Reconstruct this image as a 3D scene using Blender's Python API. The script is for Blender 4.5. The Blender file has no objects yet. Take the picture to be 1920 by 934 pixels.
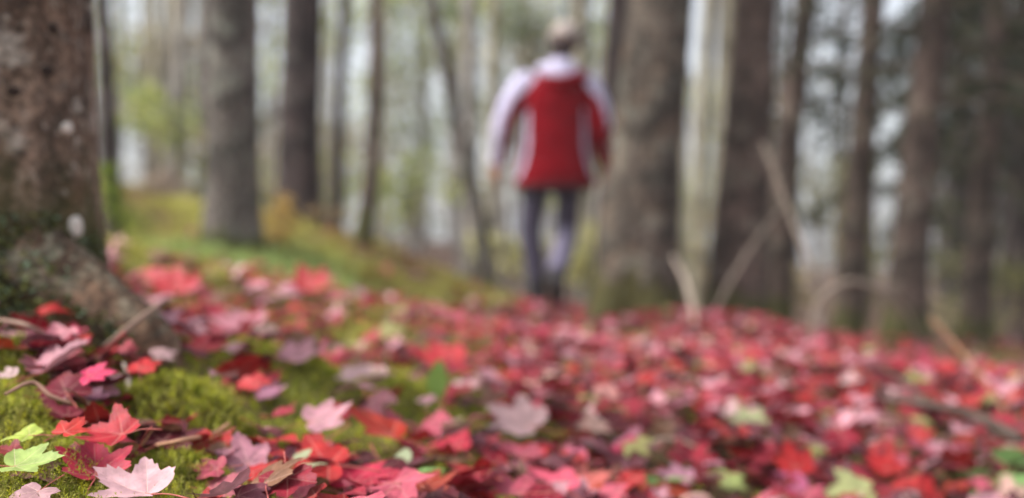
import bpy, bmesh, math, random
import numpy as np
from mathutils import Vector, Matrix, noise as mnoise

random.seed(7)
rng = np.random.default_rng(11)
R = math.radians
S = bpy.context.scene
COL = S.collection

# ------------------------------------------------------------------ camera
F = 2133.0          # focal length in photograph pixels (1920 wide)
YH = 500.0          # row of the horizon
CZ = 0.22           # lens height above the leaf carpet
FOCUS = 0.98
cam_d = bpy.data.cameras.new('camera'); cam = bpy.data.objects.new('camera', cam_d)
COL.objects.link(cam); S.camera = cam
cam.location = (0, 0, CZ); cam.rotation_euler = (R(90), 0, 0)
cam_d.sensor_width = 36; cam_d.lens = 36 * F / 1920
cam_d.shift_y = (YH - 467) / 1920
cam_d.clip_start = 0.02; cam_d.clip_end = 600
cam_d.dof.use_dof = True; cam_d.dof.focus_distance = FOCUS; cam_d.dof.aperture_fstop = 2.2

# ------------------------------------------------------------------ light
W = bpy.data.worlds.new('World'); S.world = W; W.use_nodes = True
wn = W.node_tree; wn.nodes.clear()
sky = wn.nodes.new('ShaderNodeTexSky'); sky.sky_type = 'NISHITA'; sky.sun_disc = False
SUN_EL, SUN_AZ = R(50), R(-102)       # azimuth measured from +Y towards +X
sky.sun_elevation = SUN_EL; sky.sun_rotation = SUN_AZ
sky.air_density = 1.0; sky.dust_density = 4.0; sky.ozone_density = 1.0
hs = wn.nodes.new('ShaderNodeHueSaturation'); hs.inputs['Saturation'].default_value = 0.35   # veil of cloud
bg = wn.nodes.new('ShaderNodeBackground'); bg.inputs['Strength'].default_value = 0.125
wo = wn.nodes.new('ShaderNodeOutputWorld')
wn.links.new(sky.outputs[0], hs.inputs['Color']); wn.links.new(hs.outputs[0], bg.inputs[0]); wn.links.new(bg.outputs[0], wo.inputs[0])
sun_d = bpy.data.lights.new('sun', 'SUN'); sun = bpy.data.objects.new('sun', sun_d); COL.objects.link(sun)
sun_d.energy = 1.5; sun_d.angle = R(15); sun_d.color = (1, .965, .92)
dirv = Vector((math.sin(SUN_AZ) * math.cos(SUN_EL), math.cos(SUN_AZ) * math.cos(SUN_EL), math.sin(SUN_EL)))
sun.rotation_euler = dirv.to_track_quat('Z', 'Y').to_euler(); sun.location = dirv * 40
S.view_settings.view_transform = 'Standard'; S.view_settings.look = 'None'
S.view_settings.exposure = 1.28; S.view_settings.gamma = 1
S.cycles.use_denoising = True
S.cycles.max_bounces = 6; S.cycles.transparent_max_bounces = 6

# ------------------------------------------------------------------ helpers
def lin(c):
    return tuple(((v / 255) / 12.92 if v / 255 <= .04045 else ((v / 255 + .055) / 1.055) ** 2.4) for v in c)
def at(px, py, d):
    return Vector(((px - 960) / F * d, d, CZ - (py - YH) / F * d))
def proj(x, y, z):
    return 960 + x / y * F, YH - (z - CZ) / y * F
def tag(o, label=None, cat=None, group=None, kind=None):
    if label: o['label'] = label
    if cat: o['category'] = cat
    if group: o['group'] = group
    if kind: o['kind'] = kind
    return o
def link(name, me, mat=None, parent=None, loc=None):
    o = bpy.data.objects.new(name, me); COL.objects.link(o)
    if mat is not None and me is not None and not me.materials: me.materials.append(mat)
    if parent is not None: o.parent = parent
    if loc is not None: o.location = loc
    return o
def mesh(name, V, Fc, smooth=True):
    me = bpy.data.meshes.new(name)
    me.from_pydata([tuple(v) for v in V], [], [tuple(f) for f in Fc])
    if smooth: me.shade_smooth()
    return me
def fastmesh(name, V, Fc, smooth=False):
    """V (n,3), Fc (m,k) numpy with constant k"""
    V = np.asarray(V, dtype=np.float32); Fc = np.asarray(Fc, dtype=np.int32)
    me = bpy.data.meshes.new(name); k = Fc.shape[1]
    me.vertices.add(len(V)); me.vertices.foreach_set('co', V.ravel())
    me.loops.add(Fc.size); me.loops.foreach_set('vertex_index', Fc.ravel())
    me.polygons.add(len(Fc)); me.polygons.foreach_set('loop_start', np.arange(0, Fc.size, k, dtype=np.int32))
    me.update(calc_edges=True); me.validate()
    if smooth: me.shade_smooth()
    return me
def set_col(me, C):
    a = me.color_attributes.new('Col', 'FLOAT_COLOR', 'POINT')
    C = np.concatenate([C, np.ones((len(C), 1))], 1).astype(np.float32)
    a.data.foreach_set('color', C.ravel())
def set_uv(me, UV):
    uv = me.uv_layers.new(name='UVMap')
    idx = np.empty(len(me.loops), dtype=np.int32); me.loops.foreach_get('vertex_index', idx)
    uv.data.foreach_set('uv', np.asarray(UV, dtype=np.float32)[idx].ravel())

# ------------------------------------------------------------------ terrain
CP = []   # control points (x, y, z)
def cp(px, py, d): p = at(px, py, d); CP.append((p.x, p.y, p.z - (.045 if d > 2.2 else .012)))   # leaves heap a little above the soil
for a in [(240, 905, 1.07), (455, 860, 1.33), (615, 785, 1.6), (660, 695, 2.15), (430, 610, 2.4), (300, 515, 3.0),
          (570, 530, 3.6), (1040, 905, 1.72), (1780, 905, 2.2), (1100, 690, 2.8), (1300, 735, 2.5), (1700, 700, 3.2),
          (1250, 578, 5.5), (1020, 572, 7.0), (1450, 622, 5.0), (1900, 700, 3.8), (60, 650, 1.45),
          (25, 800, 1.16), (120, 905, 1.05), (430, 462, 5.5), (480, 505, 4.3), (560, 405, 7.5), (680, 445, 6.5),
          (800, 492, 6.5), (900, 537, 6.8), (220, 425, 6.0), (1690, 645, 5.6), (1860, 640, 7.5), (800, 640, 2.9),
          (850, 590, 4.6), (1200, 566, 6.6), (1380, 600, 6.3), (1020, 622, 5.9), (1100, 612, 5.9), (935, 588, 6.1), (900, 595, 5.0), (1020, 625, 4.8)]:
    cp(*a)
CP += [(-.72, 1.75, .13), (-1.5, 1.6, .3), (-1.4, 3, .33), (0, .4, -.06), (-.6, .3, .03), (.9, .4, -.2), (0, -3, 0), (-3, -3, .3), (3, -3, -.4),
       (0, 10, -.2), (-2.6, 11, .72), (-6, 15, 1.1), (0, 14, -.5), (0, 27, .35), (-10, 27, 1.7), (3, 10, -.45), (5.5, 12, -.65),
       (9, 22, -1.1), (3, 20, -.5), (0, 60, 1.2), (-30, 55, 3.5), (30, 55, -1.6), (-30, 8, 3), (30, 8, -2.6),
       (-8, 5, 1.2), (8, 5, -.8), (0, 150, 2.0), (-150, 60, 5), (150, 60, -4), (0, -150, 0), (-120, -80, 3), (120, -80, -3)]
CP = np.array(CP)
def _U(r2): return np.where(r2 > 1e-12, .5 * r2 * np.log(np.maximum(r2, 1e-12)), 0)
_n = len(CP)
_K = _U(((CP[:, None, :2] - CP[None, :, :2]) ** 2).sum(-1)) + np.eye(_n) * 2e-3
_P = np.c_[np.ones(_n), CP[:, :2]]
_A = np.block([[_K, _P], [_P.T, np.zeros((3, 3))]])
_w = np.linalg.solve(_A, np.r_[CP[:, 2], 0, 0, 0])
CUSH = []   # moss cushions (x, y, rx, ry, height)
def zbase(x, y):
    x = np.asarray(x, float); y = np.asarray(y, float); sh = x.shape; x = x.ravel(); y = y.ravel()
    out = np.empty(len(x))
    for i in range(0, len(x), 20000):
        xx, yy = x[i:i + 20000], y[i:i + 20000]
        u = _U((xx[:, None] - CP[None, :, 0]) ** 2 + (yy[:, None] - CP[None, :, 1]) ** 2)
        out[i:i + 20000] = u @ _w[:_n] + _w[_n] + _w[_n + 1] * xx + _w[_n + 2] * yy
    out += .006 * np.sin(x * 9.1 + 1.3 * np.sin(y * 5.3)) * np.sin(y * 7.7 + x * 2.1) + .003 * np.sin(x * 23 + y * 17) * np.sin(y * 29 - x * 11)
    return out.reshape(sh)
def zg(x, y):
    z = zbase(x, y); x = np.asarray(x, float); y = np.asarray(y, float)
    for (cx, cy, rx, ry, h) in CUSH:
        q = ((x - cx) / rx) ** 2 + ((y - cy) / ry) ** 2
        z = z + h * np.clip(1 - q, 0, 1) ** 1.2
    return z
def zg1(x, y): return float(zg(np.array([x]), np.array([y]))[0])
def hit(px, py, dmax=30):
    d = np.geomspace(.5, dmax, 1500)
    x = (px - 960) / F * d; z = CZ - (py - YH) / F * d
    below = np.nonzero(z < zg(x, d))[0]
    k = below[0] if len(below) else len(d) - 1
    return Vector((x[k], d[k], float(zg(x[k:k + 1], d[k:k + 1])[0])))
# cushions of moss, found by where they lie in front of the lens
for (px, py, w, hgt, asp) in [(340, 815, 250, .045, .9), (345, 908, 170, .022, .8), (100, 905, 150, .015, .8), (45, 690, 110, .025, .8),
                              (480, 675, 150, .03, .9), (590, 715, 120, .028, .9), (745, 760, 170, .03, .9), (40, 790, 80, .015, .9),
                              (830, 690, 90, .015, .9), (1180, 650, 90, .02, 1), (1290, 745, 90, .012, 1), (690, 640, 110, .02, 1)]:
    p = hit(px, py); r = w / F * p.y / 2
    CUSH.append((p.x, p.y + r * asp * .5, r * 1.05, r * asp * 1.1, hgt))
def cushion_q(x, y):
    q = np.full(np.shape(x), 9.0)
    for (cx, cy, rx, ry, h) in CUSH: q = np.minimum(q, ((x - cx) / rx) ** 2 + ((y - cy) / ry) ** 2)
    return q

# ------------------------------------------------------------------ materials
def nodes(name):
    m = bpy.data.materials.new(name); m.use_nodes = True
    nt = m.node_tree; nt.nodes.clear()
    return m, nt
class NB:
    def __init__(s, nt): s.nt = nt
    def n(s, t, **kw):
        nd = s.nt.nodes.new(t)
        for k, v in kw.items(): setattr(nd, k, v)
        return nd
    def set(s, sock, v):
        if hasattr(v, 'is_linked') or isinstance(v, bpy.types.NodeSocket): s.nt.links.new(v, sock)
        else:
            if isinstance(v, (tuple, list)) and len(v) == 3 and sock.type == 'RGBA': v = (*v, 1)
            sock.default_value = v
    def math(s, op, a, b=0.0, clamp=False):
        nd = s.n('ShaderNodeMath', operation=op, use_clamp=clamp); s.set(nd.inputs[0], a); s.set(nd.inputs[1], b); return nd.outputs[0]
    def mix(s, f, a, b, mode='MIX'):
        nd = s.n('ShaderNodeMix', data_type='RGBA', blend_type=mode); s.set(nd.inputs[0], f); s.set(nd.inputs[6], a); s.set(nd.inputs[7], b); return nd.outputs[2]
    def noise(s, vec, scale, detail=4, rough=.55, dist=0):
        nd = s.n('ShaderNodeTexNoise'); nd.inputs['Scale'].default_value = scale; nd.inputs['Detail'].default_value = detail
        nd.inputs['Roughness'].default_value = rough; nd.inputs['Distortion'].default_value = dist; s.set(nd.inputs['Vector'], vec); return nd.outputs[0]
    def vor(s, vec, scale, feature='F1'):
        nd = s.n('ShaderNodeTexVoronoi', feature=feature); nd.inputs['Scale'].default_value = scale; s.set(nd.inputs['Vector'], vec); return nd.outputs[0]
    def ramp(s, f, lo, hi, a=0.0, b=1.0):
        nd = s.n('ShaderNodeMapRange', interpolation_type='SMOOTHSTEP'); s.set(nd.inputs[0], f)
        nd.inputs[1].default_value = lo; nd.inputs[2].default_value = hi; nd.inputs[3].default_value = a; nd.inputs[4].default_value = b; return nd.outputs[0]
    def out(s, col, rough=.6, bump=None, bstr=.3, bdist=.01, spec=.4, transl=0.0, tcol=None, sheen=0.0):
        p = s.n('ShaderNodeBsdfPrincipled'); s.set(p.inputs['Base Color'], col); s.set(p.inputs['Roughness'], rough)
        p.inputs['Specular IOR Level'].default_value = spec
        if sheen: p.inputs['Sheen Weight'].default_value = sheen
        if bump is not None:
            b = s.n('ShaderNodeBump'); b.inputs['Strength'].default_value = bstr; b.inputs['Distance'].default_value = bdist
            s.set(b.inputs['Height'], bump); s.nt.links.new(b.outputs[0], p.inputs['Normal'])
        sh = p.outputs[0]
        if transl:
            t = s.n('ShaderNodeBsdfTranslucent'); s.set(t.inputs[0], tcol if tcol is not None else col)
            mx = s.n('ShaderNodeMixShader'); mx.inputs[0].default_value = transl
            s.nt.links.new(sh, mx.inputs[1]); s.nt.links.new(t.outputs[0], mx.inputs[2]); sh = mx.outputs[0]
        o = s.n('ShaderNodeOutputMaterial'); s.nt.links.new(sh, o.inputs[0])

def m_plain(name, c, rough=.7, var=.25, scale=30, spec=.3, transl=0, bump=.2, bdist=.003, sheen=0):
    m, nt = nodes(name); b = NB(nt); tc = b.n('ShaderNodeTexCoord').outputs['Object']
    nz = b.noise(tc, scale); c = lin(c)
    col = b.mix(nz, tuple(v * (1 - var) for v in c), tuple(min(1, v * (1 + var)) for v in c))
    b.out(col, rough, bump=nz, bstr=bump, bdist=bdist, spec=spec, transl=transl, sheen=sheen); return m
def m_attr(name, rough=.6, spec=.3, transl=.25, var=.3, scale=60):
    m, nt = nodes(name); b = NB(nt); a = b.n('ShaderNodeVertexColor', layer_name='Col').outputs[0]
    nz = b.noise(b.n('ShaderNodeTexCoord').outputs['Object'], scale, 2)
    k = b.n('ShaderNodeMapRange'); b.set(k.inputs[0], nz); k.inputs[3].default_value = 1 - var; k.inputs[4].default_value = 1 + var
    nd = b.n('ShaderNodeVectorMath', operation='SCALE'); b.set(nd.inputs[0], a); b.set(nd.inputs['Scale'], k.outputs[0])
    b.out(nd.outputs[0], rough, spec=spec, transl=transl); return m
def m_leaf(name, per_object):
    m, nt = nodes(name); b = NB(nt)
    if per_object: base = b.n('ShaderNodeObjectInfo').outputs['Color']
    else: base = b.n('ShaderNodeVertexColor', layer_name='Col').outputs[0]
    uv = b.n('ShaderNodeUVMap').outputs[0]
    sep = b.n('ShaderNodeSeparateXYZ'); b.set(sep.inputs[0], uv); ux, uy = sep.outputs[0], sep.outputs[1]
    nzv = b.n('ShaderNodeTexCoord').outputs['Object']
    vein = None
    for ang in (0, 50, -50, 102, -102):
        dx, dy = math.sin(R(ang)), math.cos(R(ang))
        perp = b.math('ABSOLUTE', b.math('SUBTRACT', b.math('MULTIPLY', ux, dy), b.math('MULTIPLY', uy, dx)))
        along = b.math('ADD', b.math('MULTIPLY', ux, dx), b.math('MULTIPLY', uy, dy))
        wline = b.math('MULTIPLY', b.math('SUBTRACT', 1.15, along), .016)
        ln = b.math('MULTIPLY', b.math('SUBTRACT', 1, b.math('DIVIDE', perp, wline), True), b.math('GREATER_THAN', along, 0.0))
        # side veins slant off the main one
        sv = b.math('PINGPONG', b.math('SUBTRACT', along, b.math('MULTIPLY', perp, .9)), .055)
        sl = b.math('MULTIPLY', b.math('SUBTRACT', 1, b.math('DIVIDE', sv, .008), True), b.math('MULTIPLY', b.math('LESS_THAN', perp, b.math('MULTIPLY', along, .42)), .28))
        ln = b.math('MAXIMUM', ln, sl)
        vein = ln if vein is None else b.math('MAXIMUM', vein, ln)
    big = b.noise(uv, 2.6, 3); fine = b.noise(uv, 22, 4)
    spots = b.ramp(b.noise(uv, 9, 3), .66, .72)
    hsv = b.n('ShaderNodeHueSaturation'); b.set(hsv.inputs['Color'], base)
    b.set(hsv.inputs['Value'], b.ramp(big, .3, .7, .72, 1.25)); b.set(hsv.inputs['Hue'], b.ramp(fine, .2, .8, .49, .51)); 
    col = b.mix(b.math('MULTIPLY', vein, .38), hsv.outputs[0], lin((232, 196, 176)))
    col = b.mix(b.math('MULTIPLY', spots, .45), col, lin((84, 44, 38)))
    bmp = b.math('ADD', b.math('MULTIPLY', vein, 1.0), b.math('MULTIPLY', fine, .5))
    b.out(col, b.ramp(fine, .2, .8, .42, .62), bump=bmp, bstr=.35, bdist=.0012, spec=.25, transl=.16, tcol=col); return m
def m_bark(name, c1, c2, lichen, li_amt=.5, moss_h=.0, moss=(70, 78, 34), scale=1.0, warm=None, moss_edge=.25, depth=.012, plate=.55):
    """scale: size of plates; moss_h: height moss climbs"""
    m, nt = nodes(name); b = NB(nt); tc = b.n('ShaderNodeTexCoord').outputs['Object']
    mp = b.n('ShaderNodeMapping'); mp.inputs['Scale'].default_value = (1, 1, .35); b.set(mp.inputs[0], tc); v = mp.outputs[0]
    plates = b.vor(v, 34 * scale, 'DISTANCE_TO_EDGE'); n1 = b.noise(v, 14 * scale, 6, .62, .4); n2 = b.noise(tc, 55 * scale, 5, .7); n3 = b.noise(tc, 4.2, 4, .6)
    col = b.mix(b.ramp(n1, .3, .7), lin(c1), lin(c2))
    col = b.mix(b.math('MULTIPLY', b.ramp(plates, .0, .13, 1, 0), plate), col, tuple(x * .42 for x in lin(c1)))
    if warm: col = b.mix(b.math('MULTIPLY', b.ramp(b.noise(tc, 5.5, 4, .6), .5, .66), .75), col, lin(warm))
    li = b.math('MULTIPLY', b.ramp(n2, .5, .68), b.ramp(n3, .38, .62))
    li = b.math('MAXIMUM', li, b.math('MULTIPLY', b.ramp(b.noise(tc, 6 if plate else 9, 4, .65), .52, .64), .7))
    col = b.mix(b.math('MULTIPLY', b.ramp(b.noise(tc, 4.5, 3, .6, .5), .46, .6), .75), col, tuple(x * .5 for x in lin(c1)))
    col = b.mix(b.math('MULTIPLY', li, li_amt), col, lin(lichen))
    sp = b.n('ShaderNodeVectorMath', operation='SCALE'); b.set(sp.inputs[0], col); b.set(sp.inputs['Scale'], b.ramp(b.noise(tc, 75, 4, .7), .36, .64, .5, 1.5)); col = sp.outputs[0]
    if moss_h > 0:
        sep = b.n('ShaderNodeSeparateXYZ'); b.set(sep.inputs[0], tc)
        h = b.math('ADD', sep.outputs[2], b.math('MULTIPLY', b.math('SUBTRACT', n1, .5), moss_h * 2.2))
        mf = b.ramp(h, moss_h * (1 - moss_edge), moss_h * (1 + moss_edge), 1, 0)
        mc = b.mix(n2, tuple(x * .45 for x in lin(moss)), lin(moss))
        col = b.mix(b.math('MULTIPLY', mf, .85), col, mc)
    ht = b.math('ADD', b.math('MULTIPLY', b.ramp(plates, 0, .25), 1.1 * plate), b.math('MULTIPLY', b.math('ADD', n2, n1), .6))
    b.out(col, .85, bump=ht, bstr=.8, bdist=depth, spec=.2); return m
def m_ground():
    m, nt = nodes('forest_floor'); b = NB(nt); tc = b.n('ShaderNodeTexCoord').outputs['Object']
    n1 = b.noise(tc, 3.2, 5, .6); n2 = b.noise(tc, 26, 5, .65); n3 = b.noise(tc, .55, 4, .55); n4 = b.noise(tc, 130, 3, .6)
    soil = b.mix(n2, lin((44, 34, 28)), lin((104, 82, 66)))
    litter = b.mix(b.ramp(b.vor(tc, 22), .15, .6), lin((150, 116, 92)), lin((106, 76, 62)))
    col = b.mix(b.ramp(n2, .45, .62), soil, litter)
    mossc = b.mix(n4, lin((74, 76, 26)), lin((146, 142, 60)))
    mossc = b.mix(b.ramp(n3, .4, .65), mossc, lin((134, 128, 66)))
    sep = b.n('ShaderNodeSeparateXYZ'); b.set(sep.inputs[0], tc)
    # moss grows on the near bank, the far woods are bare litter
    near = b.ramp(sep.outputs[1], 8.5, 12.5, 1, 0)
    left = b.math('MAXIMUM', b.ramp(sep.outputs[0], -.1, .35, 1, .0), b.ramp(sep.outputs[1], 5.5, 7, 0, 1))
    mf = b.math('MULTIPLY', b.math('MULTIPLY', b.ramp(n1, .36, .58), near), b.math('ADD', b.math('MULTIPLY', left, .8), .2))
    col = b.mix(mf, col, mossc)
    b.out(col, .9, bump=b.math('ADD', n2, b.math('MULTIPLY', n4, .6)), bstr=.9, bdist=.02, spec=.15); return m
M = {}
M['leaf'] = m_leaf('maple_leaf_single', True); M['leaves'] = m_leaf('maple_leaf_carpet', False)
M['stalk'] = m_plain('leaf_stalk', (176, 92, 84), .5, .3, 80)
M['ground'] = m_ground()
M['moss'] = m_attr('moss', .8, .15, .3); M['foliage'] = m_attr('foliage', .55, .3, .35)
M['litter'] = m_attr('needle_litter', .8, .2, .1)
M['twig'] = m_plain('twig_bark', (136, 112, 98), .8, .35, 60, bump=.6)
M['pale_twig'] = m_plain('weathered_twig', (172, 156, 142), .8, .3, 60, bump=.5)
M['greytwig'] = m_plain('grey_branch', (134, 121, 109), .85, .3, 50, bump=.5)
M['dark_twig'] = m_plain('rotten_twig', (92, 78, 70), .85, .4, 40, bump=.7)

# ------------------------------------------------------------------ ground
def build_ground():
    th = np.concatenate([np.linspace(-36, 36, 190), np.linspace(36, 324, 46)[1:-1]]) * math.pi / 180
    rr = np.concatenate([[.05], np.geomspace(.3, 12, 250), np.geomspace(12.6, 280, 60)])
    T, RR = np.meshgrid(th, rr); X = np.sin(T) * RR; Y = np.cos(T) * RR; Z = zg(X, Y)
    far = np.clip((RR - 120) / 100, 0, 1); Z = Z * (1 - far)
    n, k = T.shape; V = np.stack([X, Y, Z], -1).reshape(-1, 3)
    i = np.arange(n - 1)[:, None] * k; j = np.arange(k)[None, :]; j2 = (j + 1) % k
    Fc = np.stack([i + j, i + j2, i + k + j2, i + k + j], -1).reshape(-1, 4)
    # orient upward
    me = fastmesh('ground', V, Fc[:, ::-1], True)
    o = link('ground', me, M['ground']); tag(o, 'mossy forest floor falling away to the right', kind='structure')
build_ground()

# ------------------------------------------------------------------ tubes and trunks
def frame(t):
    t = t / np.linalg.norm(t); up = np.array([1., 0, 0]) if abs(t[0]) < .8 else np.array([0, 1., 0])
    u = np.cross(t, up); u /= np.linalg.norm(u); v = np.cross(t, u); return u, v
def smooth_path(P, n):
    P = np.asarray(P, float)
    if len(P) == 2:
        s = np.linspace(0, 1, n)[:, None]; return P[0] * (1 - s) + P[1] * s
    Q = np.vstack([2 * P[0] - P[1], P, 2 * P[-1] - P[-2]]); out = []
    m = len(P) - 1
    for q in np.linspace(0, m - 1e-6, n):
        k = int(q); t = q - k; a, b, c, d = Q[k:k + 4]
        out.append(.5 * ((2 * b) + (-a + c) * t + (2 * a - 5 * b + 4 * c - d) * t * t + (-a + 3 * b - 3 * c + d) * t ** 3))
    return np.array(out)
def tube(P, rad, seg=8, n=None, bump=0.0, seed=0, flare=None, cap=True):
    """P path, rad list of radii along it; returns V, F"""
    n = n or max(3, len(P) * 4); C = smooth_path(P, n)
    r = np.interp(np.linspace(0, 1, n), np.linspace(0, 1, len(rad)), rad)
    V = []; Fc = []
    T = np.gradient(C, axis=0); u = None
    L = np.concatenate([[0], np.cumsum(np.linalg.norm(np.diff(C, axis=0), axis=1))])
    for i in range(n):
        t = T[i] / (np.linalg.norm(T[i]) + 1e-9)
        if u is None: u, v = frame(t)
        else: u = u - t * (u @ t); u /= np.linalg.norm(u); v = np.cross(t, u)
        for j in range(seg):
            a = 2 * math.pi * j / seg; rr = r[i]
            if flare:
                amp, hf, k, ph = flare
                rr *= 1 + amp * math.exp(-L[i] / hf) * (.62 + .38 * math.cos(k * a + ph) + .18 * math.cos((k + 2) * a + ph * 2))
            if bump: 
                q = Vector((math.cos(a) * 2.2 + seed, math.sin(a) * 2.2, L[i] * 1.6 / max(r[0], .05) * .18))
                rr *= 1 + bump * (mnoise.noise(q) + .5 * mnoise.noise(q * 2.7) + .35 * mnoise.noise(q * 6.1))
            V.append(C[i] + (u * math.cos(a) + v * math.sin(a)) * rr)
    for i in range(n - 1):
        for j in range(seg):
            j2 = (j + 1) % seg; Fc.append((i * seg + j, i * seg + j2, (i + 1) * seg + j2, (i + 1) * seg + j))
    if cap: Fc.append(tuple(range(seg))[::-1]); Fc.append(tuple((n - 1) * seg + j for j in range(seg)))
    return np.array(V), Fc
def tube_obj(name, P, rad, mat, parent=None, seg=8, n=None, bump=0.0, seed=0, origin=None, flare=None):
    V, Fc = tube(P, rad, seg, n, bump, seed, flare); o0 = np.array(origin if origin is not None else (0, 0, 0))
    me = mesh(name, V - o0, Fc); o = link(name, me, mat, parent)
    if parent is None and origin is not None: o.location = origin
    return o

def blobs(centers, radii, n, size, cols, flat=.8, droop=0.0, squash=.8):
    """n small rhombic leaf faces spread through lumpy clumps"""
    centers = np.asarray(centers); k = rng.integers(0, len(centers), n)
    d = rng.normal(size=(n, 3)); d /= np.linalg.norm(d, axis=1)[:, None]
    rr = np.asarray(radii)[k] * rng.random(n) ** (1 / 2.4)
    P = centers[k] + d * rr[:, None] * np.array([1, 1, squash])
    return faces(P, size, cols, flat, droop)
def faces(P, size, cols, flat=.8, droop=0.0, aspect=.5):
    n = len(P)
    nrm = rng.normal(size=(n, 3)); nrm[:, 2] = np.abs(nrm[:, 2]) + flat; nrm /= np.linalg.norm(nrm, axis=1)[:, None]
    t = rng.normal(size=(n, 3)); t[:, 2] -= droop; t -= nrm * (t * nrm).sum(1)[:, None]; t /= np.linalg.norm(t, axis=1)[:, None]
    s = np.cross(nrm, t); L = (size * (.6 + .8 * rng.random(n)))[:, None]
    V = np.stack([P - t * L * .5, P + s * L * aspect * .5 - nrm * L * .06, P + t * L * .5, P - s * L * aspect * .5 - nrm * L * .06], 1)
    cols = np.asarray(cols); c = cols[rng.integers(0, len(cols), n)] * (.75 + .5 * rng.random((n, 1)))
    return V.reshape(-1, 3), np.arange(n * 4).reshape(-1, 4), np.repeat(c, 4, 0)
def face_obj(name, data, mat, parent=None, origin=(0, 0, 0)):
    V, Fc, C = data; me = fastmesh(name, V - np.array(origin), Fc); set_col(me, np.clip(C, 0, 1)); return link(name, me, mat, parent)
def LC(*cs): return np.array([lin(c) for c in cs])

BK = {
 'big':   m_bark('bark_grey_mottled', (78, 62, 52), (140, 118, 102), (196, 188, 176), .75, .2, (78, 80, 38), .8, (98, 66, 46), .5, .01, 0.0),
 'lich':  m_bark('bark_lichened', (78, 70, 66), (124, 114, 108), (158, 160, 148), .55, .12, (84, 88, 40), .5),
 'dark':  m_bark('bark_dark', (52, 42, 42), (86, 72, 70), (130, 124, 118), .35, .0, scale=.5),
 'brown': m_bark('bark_brown', (68, 56, 50), (110, 92, 84), (140, 134, 120), .45, .2, (84, 84, 42), .5),
 'spruce':m_bark('bark_spruce', (64, 56, 50), (110, 98, 88), (150, 148, 134), .55, .26, (92, 88, 46), .45, (108, 88, 72)),
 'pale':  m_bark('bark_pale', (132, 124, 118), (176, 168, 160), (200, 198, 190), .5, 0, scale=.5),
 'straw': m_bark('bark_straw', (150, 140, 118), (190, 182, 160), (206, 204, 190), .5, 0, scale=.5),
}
def tree(name, label, pts, rad, mat, group=None, seg=20, n=60, bump=.06, flare=(.9, .25, 5, 0.), cat='tree'):
    """pts: world points from base (sunk in the ground) up"""
    base = np.array(pts[0]); base_o = (float(base[0]), float(base[1]), zg1(base[0], base[1]))
    e = link(name, None, loc=base_o); tag(e, label, cat, group)
    pp = [np.array(p) for p in pts]
    pp[0] = np.array([base[0], base[1], base_o[2] - .12])
    V, Fc = tube(pp, rad, seg, n, bump, random.random() * 50, flare)
    tr = link('trunk', mesh('trunk', V - np.array(base_o), Fc), mat, e)
    return e, base_o
def trunk_pts(pxs, d, top=9.0):
    """pxs: [(px,py)] from base up in the picture; extend straight on above the frame"""
    P = [np.array(at(px, py, d)) for px, py in pxs]
    P[0][2] = zg1(P[0][0], P[0][1]) - .1
    t = P[-1] - P[-2]; t = t / t[2]
    if P[-1][2] < top: P.append(P[-1] + t * (top - P[-1][2]) * .5); P.append(P[-2] + t * (top - P[-2][2]))
    return P

# big tree at the left edge -------------------------------------------------
t1, b1 = tree('mossy_tree', 'broad grey-brown trunk with mossy base and two pale spots, nearest tree at far left',
              [np.array((-.828, 1.78, -.1)), np.array((-.826, 1.78, .5)), np.array((-.833, 1.78, 1.2)), np.array((-.8, 1.78, 4)), np.array((-.8, 1.8, 9))],
              [.17, .162, .158, .14, .09], BK['big'], seg=96, n=260, bump=.035, flare=(.30, .16, 5, 1.2))
T1OBJ = t1.children[0]; bpy.context.view_layer.update()
def on_trunk1(px, py, off=0.0):   # point on the camera side of the big trunk
    ax, ay, r = -.826, 1.78, .157
    d = ay - r
    for _ in range(6):
        x = (px - 960) / F * d; d = ay - math.sqrt(max(1e-5, r * r - (x - ax) ** 2))
    p = at(px, py, d)
    dv = (p - Vector((0, 0, CZ))).normalized(); okr, hp, hn, _ = T1OBJ.ray_cast(Vector((0, 0, CZ)) - Vector(b1), dv)
    if okr: p = hp + Vector(b1)
    nrm = Vector((p.x - ax, p.y - ay, 0)).normalized(); return p + nrm * off, nrm
M['lichen'] = m_plain('white_lichen', (214, 206, 196), .9, .15, 90)
M['knot'] = m_plain('bark_knot', (52, 40, 34), .9, .4, 60)
def disc_patch(name, px, py, w, h, mat, thick=.004):
    p, nrm = on_trunk1(px, py, .001); w = w / F * p.y; h = h / F * p.y
    side = nrm.cross(Vector((0, 0, 1))).normalized(); V = []; k = 20
    for r, zt in ((1, -.004), (.85, thick * .8), (.45, thick)):
        for j in range(k):
            a = 2 * math.pi * j / k; q = r * (1 + .14 * mnoise.noise(Vector((math.cos(a) * 1.7 + px, math.sin(a) * 1.7, 0))))
            V.append(np.array(p + side * (math.cos(a) * w * .5 * q) + Vector((0, 0, 1)) * (math.sin(a) * h * .5 * q) + nrm * zt) - np.array(b1))
    V.append(np.array(p + nrm * thick) - np.array(b1)); Fc = []
    for r in range(2):
        for j in range(k): Fc.append((r * k + j, r * k + (j + 1) % k, (r + 1) * k + (j + 1) % k, (r + 1) * k + j))
    for j in range(k): Fc.append((2 * k + j, 2 * k + (j + 1) % k, 3 * k))
    return link(name, mesh(name, V, Fc), mat, t1)
disc_patch('lichen_spot', 142, 425, 34, 44, M['lichen']); disc_patch('lichen_spot', 125, 241, 26, 24, M['lichen'])
for (px, py, w, h) in ((88, 133, 34, 22), (165, 45, 22, 40), (100, 55, 26, 24), (25, 172, 30, 22)): disc_patch('knot', px, py, w, h, M['knot'], .002)
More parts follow.
